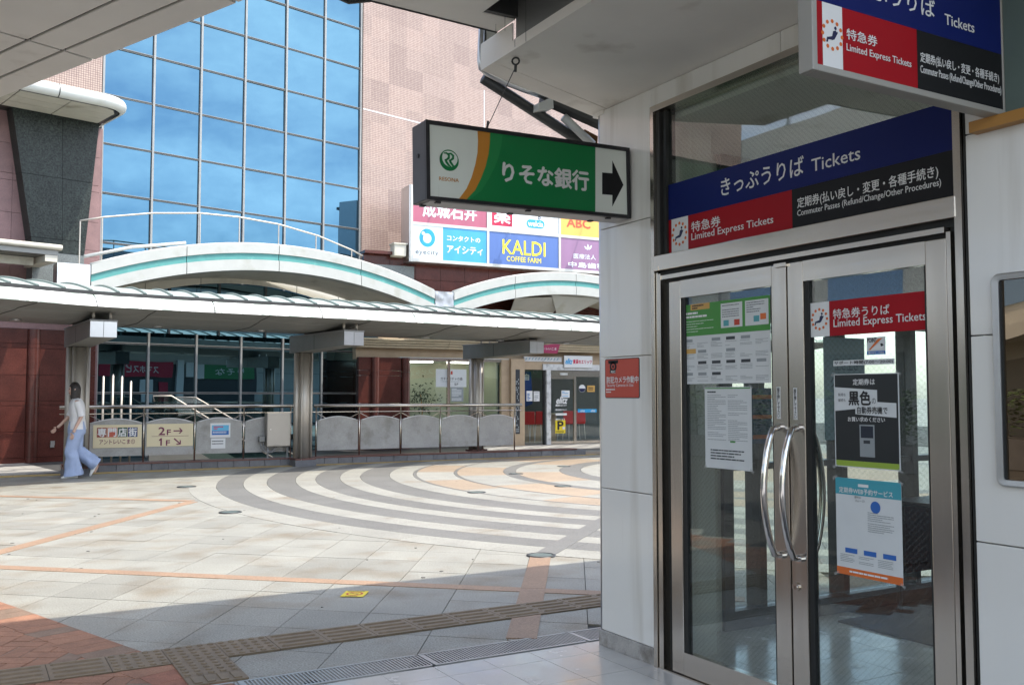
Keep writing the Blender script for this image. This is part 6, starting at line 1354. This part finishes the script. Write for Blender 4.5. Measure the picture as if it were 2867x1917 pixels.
# ================================================================== STATION BUILDING (mirrored in the office doors)
stn = thing('station_building','long pale station building left of the plaza, mirrored in the office doors','building',Vector((-15,12,0)))
FSt = Fr(Vector((-13.0,30,0)), (0,-1,0)); FSt = Fr(Vector((-13.0,-6,0)), (0,1,0))
part('wall', MB().box(-19,-13.0,-6,34,0,9), M['bkwhite'], stn)
for k in range(10):
    y_ = -4+3.8*k
    for z_ in (3.6,6.4): part('window', MB().box(-13.0,-12.96,y_,y_+2.2,z_,z_+1.3), M['screenb'], stn)
    part('shutter', MB().box(-13.0,-12.95,y_,y_+2.8,0.0,2.5), M['greymetal'], stn)
part('eaves', MB().box(-13.0,-11.6,-6,34,2.9,3.15), M['white'], stn)
# planter hedge in front of it, also mirrored in the doors
hd = thing('planter_hedge','dark green hedge in a stone planter along the station building','hedge',Vector((-9,12,0))); part('planter', MB().box(-9.6,-8.6,3,18,0,0.5), M['kerb'], hd); lv = MB(); R6 = random.Random(8)
for k in range(5000):
    c = Vector((-9.1+R6.uniform(-0.6,0.6), R6.uniform(3,18), 0.5+R6.random()**0.7*1.1)); a = R6.uniform(0,6.28); l = 0.09; u = Vector((math.cos(a),math.sin(a),R6.uniform(-0.5,0.5)))*l; v2 = Vector((-math.sin(a),math.cos(a),R6.uniform(-0.6,0.6)))*l*0.5; lv.quad([tuple(c),tuple(c+u*0.6+v2),tuple(c+u*1.4),tuple(c+u*0.6-v2)])
M['hedge'] = mat('hedge_leaf',(0.05,0.09,0.03),0.6,var=0.4,vs=6); o = part('leaves', lv, M['hedge'], hd); o['kind'] = 'stuff'
# ================================================================== WALKING PERSON
flat('denim0','#8fa3c8'); M['denim'] = mat('pale_denim', hexc('#9dabc6'), 0.85, var=0.1, vs=9, bump=0.4, bs=40, speck=0.06, ss=300); M['skin'] = mat('skin', (0.56,0.36,0.27), 0.5); M['shirt'] = mat('white_blouse', (0.72,0.70,0.68), 0.8, var=0.05, vs=8, bump=0.4, bs=25); M['hair'] = mat('dark_hair', (0.02,0.014,0.011), 0.45, var=0.3, vs=30); M['shoe'] = mat('white_sneaker', (0.72,0.71,0.66), 0.5, var=0.05, vs=15)
pf0 = G(222,1336); pf0.z = 0
FWD = bearing(-118); SID = Vector((-FWD.y, FWD.x, 0))         # walks to the left along the kerb
po = pf0 + FWD*0.06
fp_ = lambda a, b, z=0: po + FWD*a + SID*b + Vector((0,0,z))   # a forward, b to the person's left
pe = thing('person','person walking left in wide ripped pale blue jeans and white sneakers','person',po)
def skin_mesh(name, verts, edges, radii, mat_, parent, sub=2, rootv=0):
    me = bpy.data.meshes.new(name); base = BASE[pe.name]; me.from_pydata([tuple(fp_(*v)-base) for v in verts], edges, []); o = link(name, me, mat_, parent, base)
    m = o.modifiers.new('skin','SKIN'); m.use_smooth_shade = True
    for i, r in enumerate(radii): me.skin_vertices[0].data[i].radius = r if isinstance(r, tuple) else (r, r)
    me.skin_vertices[0].data[rootv].use_root = True
    s_ = o.modifiers.new('sub','SUBSURF'); s_.levels = sub; s_.render_levels = sub
    return o
# left leg is the standing one in front, right leg trails with the heel up
v = [(0,0,0.90),(0.0,0,1.05),(0.01,0,1.22),(0.015,0,1.33),(0.02,0,1.41),(0.03,0,1.48),(0.045,0,1.56),
     (0.0,0.09,0.87),(0.10,0.085,0.48),(0.03,0.085,0.09),(0.14,0.09,0.03),
     (0.0,-0.09,0.87),(-0.03,-0.085,0.47),(-0.36,-0.085,0.20),(-0.30,-0.09,0.07),
     (0.015,0.16,1.33),(-0.06,0.20,1.09),(0.04,0.22,0.88),(0.07,0.22,0.80),
     (0.015,-0.16,1.33),(0.10,-0.20,1.10),(0.25,-0.19,0.94),(0.31,-0.18,0.88)]
e = [(0,1),(1,2),(2,3),(3,4),(4,5),(5,6),(0,7),(7,8),(8,9),(9,10),(0,11),(11,12),(12,13),(13,14),(3,15),(15,16),(16,17),(17,18),(3,19),(19,20),(20,21),(21,22)]
r = [(0.13,0.1),(0.105,0.085),(0.13,0.095),(0.11,0.08),0.05,0.05,0.085, 0.085,0.055,0.035,0.035, 0.085,0.055,0.035,0.035, 0.05,0.037,0.026,0.03, 0.05,0.037,0.026,0.03]
body = skin_mesh('body', v, e, r, M['skin'], pe)
# head: shaped by rings, with face
hc = (0.055,0.0,1.565)
rg = []
for k in range(13):
    t = k/12; z = -0.125+0.235*t; pr = math.sin(math.pi*min(max(0.06+0.9*t,0),1))**0.62; rx = 0.092*pr*(0.82+0.22*t); ry = 0.073*pr*(0.78+0.28*t); ox = 0.014*(1-t)
    rg.append([(hc[0]+ox+rx*math.cos(2*math.pi*i/18), hc[1]+ry*math.sin(2*math.pi*i/18), hc[2]+z) for i in range(18)])
part('head', MB(fp_).loft(rg, True, True), M['skin'], pe, True)
part('nose', MB(fp_)._add([(hc[0]+0.085,0.0,hc[2]+0.012),(hc[0]+0.088,0.016,hc[2]-0.035),(hc[0]+0.112,0.0,hc[2]-0.03),(hc[0]+0.088,-0.016,hc[2]-0.035)],[(0,1,2),(0,2,3),(1,3,2),(0,3,1)]), M['skin'], pe)
flat('lip','#a4574d'); part('mouth', MB(fp_).box(hc[0]+0.074,hc[0]+0.094,-0.022,0.022,hc[2]-0.068,hc[2]-0.058), M['lip'], pe)
for b in (-0.032,0.032): part('eye', MB(fp_).tube([(hc[0]+0.074,b,hc[2]+0.006),(hc[0]+0.088,b,hc[2]+0.006)],[0.012,0.006],8), M['k'], pe); part('ear', MB(fp_).tube([(hc[0],b*2.3,hc[2]-0.025),(hc[0]-0.008,b*2.5,hc[2]+0.012)],0.014,6), M['skin'], pe)
rg = []
for k in range(12):
    t = k/11; z = 0.13-0.30*t; s_ = math.sin(math.pi*(0.04+0.5*min(1,t*1.9)))**0.6*(1-0.12*t); row = []
    for i in range(20):
        a = math.radians(48+264*i/19) if t > 0.3 else math.radians(0+360*i/19); row.append((hc[0]-0.006+0.108*s_*math.cos(a), 0.094*s_*math.sin(a), hc[2]+z+0.006*math.sin(7*a)))
    rg.append(row)
part('hair', MB(fp_).loft(rg, False, False), M['hair'], pe, True)
# blouse
rg = []
for z, rx, ry, ox in ((0.86,0.15,0.20,0.0),(0.95,0.14,0.18,0.0),(1.05,0.125,0.165,0.0),(1.2,0.135,0.185,0.01),(1.32,0.12,0.19,0.015),(1.38,0.085,0.13,0.018),(1.41,0.06,0.065,0.02)):
    rg.append([(ox+rx*math.cos(2*math.pi*i/22)+0.008*math.sin(5*i), ry*math.sin(2*math.pi*i/22), z) for i in range(22)])
bl_ = part('blouse', MB(fp_).loft(rg, True, False), M['shirt'], pe, True)
for pts in ([(0.015,0.15,1.34),(-0.04,0.19,1.17),(-0.055,0.20,1.08)],[(0.015,-0.15,1.34),(0.075,-0.19,1.18),(0.11,-0.2,1.09)]): part('sleeve', MB(fp_).tube(pts,[0.062,0.062,0.066],12,False), M['shirt'], bl_, True)
# hands with fingers
for wr_, kn, sd in (((0.07,0.22,0.80),(0.085,0.222,0.73),1),((0.31,-0.18,0.88),(0.36,-0.178,0.83),-1)):
    dv_ = Vector(kn)-Vector(wr_); 
    vs_ = [tuple(wr_), tuple(Vector(wr_)+dv_*0.6)]; es_ = [(0,1)]; rs_ = [(0.03,0.018),(0.036,0.017)]
    lat_ = Vector((0.35,0,0.2)).cross(dv_).normalized(); ax = dv_.cross(Vector((0,1,0))).normalized()
    for q in range(4):
        o_ = ax*(0.024*(q-1.5)/1.5); b0 = Vector(wr_)+dv_*0.8+o_; l_ = (0.9,1.05,1.0,0.8)[q]; vs_ += [tuple(b0), tuple(b0+dv_*0.5*l_), tuple(b0+dv_*0.85*l_+Vector((0.012,-0.012*sd,0)))]; k_ = len(vs_)-3; es_ += [(1,k_),(k_,k_+1),(k_+1,k_+2)]; rs_ += [0.0085,0.008,0.0068]
    th0 = Vector(wr_)+dv_*0.2+ax*0.032; vs_ += [tuple(th0), tuple(th0+dv_*0.35+ax*0.012)]; k_ = len(vs_)-2; es_ += [(0,k_),(k_,k_+1)]; rs_ += [0.0105,0.008]
    skin_mesh('hand', vs_, es_, rs_, M['skin'], pe, 1)
# jeans: wide tapered tubes around hip, knee and hem
def leg(path, name='trouser_leg', seed=0):
    R = random.Random(seed); rg = []
    P = [Vector(p[0]) for p in path]; fine = []
    for i in range(len(P)-1):
        for k in range(5): t = k/5; fine.append((P[i].lerp(P[i+1],t), path[i][1]*(1-t)+path[i+1][1]*t, path[i][2]*(1-t)+path[i+1][2]*t))
    fine.append((P[-1],path[-1][1],path[-1][2]))
    for j, (p, ra, rb) in enumerate(fine):
        a = fine[max(j-1,0)][0]; b = fine[min(j+1,len(fine)-1)][0]; t = (b-a).normalized(); e2 = Vector((0,1,0)); e1 = e2.cross(t).normalized(); row = []
        for i in range(20):
            th = 2*math.pi*i/20; f_ = 1+0.16*mnoise.noise(Vector((math.cos(th)*1.6, j*0.35+seed, math.sin(th)*1.6)))*(1+j/8); row.append(tuple(p+e1*(ra*f_*math.cos(th))+e2*(rb*f_*math.sin(th))))
        rg.append(row)
    return part(name, MB(fp_).loft(rg, True, False), M['denim'], pe, True)
rg = []
for z, rx, ry in ((1.0,0.128,0.165),(0.95,0.136,0.175),(0.88,0.15,0.188),(0.80,0.152,0.19),(0.76,0.13,0.17)): rg.append([(rx*math.cos(2*math.pi*i/22), ry*math.sin(2*math.pi*i/22), z) for i in range(22)])
jn = part('jeans', MB(fp_).loft(rg, True, False), M['denim'], pe, True)
leg([((0.01,0.09,0.86),0.115,0.098),((0.085,0.087,0.50),0.10,0.095),((0.06,0.086,0.30),0.115,0.105),((0.03,0.088,0.045),0.145,0.125)], seed=1)
leg([((0.0,-0.09,0.86),0.115,0.098),((-0.02,-0.086,0.50),0.10,0.095),((-0.18,-0.086,0.34),0.112,0.105),((-0.345,-0.088,0.215),0.125,0.125)], seed=5)
flat('rip','#caa08a'); part('knee_rip', MB(fp_).box(0.172,0.192,0.055,0.12,0.535,0.56), M['rip'], pe)
def shoe(o_, ang, name='shoe'):
    c, s_ = math.cos(ang), math.sin(ang); sec = []
    for x_, w_, h_ in ((-0.10,0.028,0.06),(-0.085,0.04,0.085),(-0.03,0.043,0.085),(0.04,0.046,0.07),(0.10,0.048,0.05),(0.15,0.04,0.036),(0.172,0.02,0.022)):
        row = []
        for k in range(12):
            a = 2*math.pi*k/12; y_ = w_*math.cos(a); z_ = max(0.0, h_*0.5+h_*0.5*math.sin(a)) if math.sin(a) > -0.5 else 0.0; row.append((o_[0]+c*x_+s_*z_, o_[1]+y_, o_[2]-s_*x_+c*z_))
        sec.append(row)
    sh = part(name, MB(fp_).loft(sec, True, True), M['shoe'], pe, True)
shoe((0.07,0.09,0.002), 0.0); shoe((-0.33,-0.09,0.155), math.radians(62))
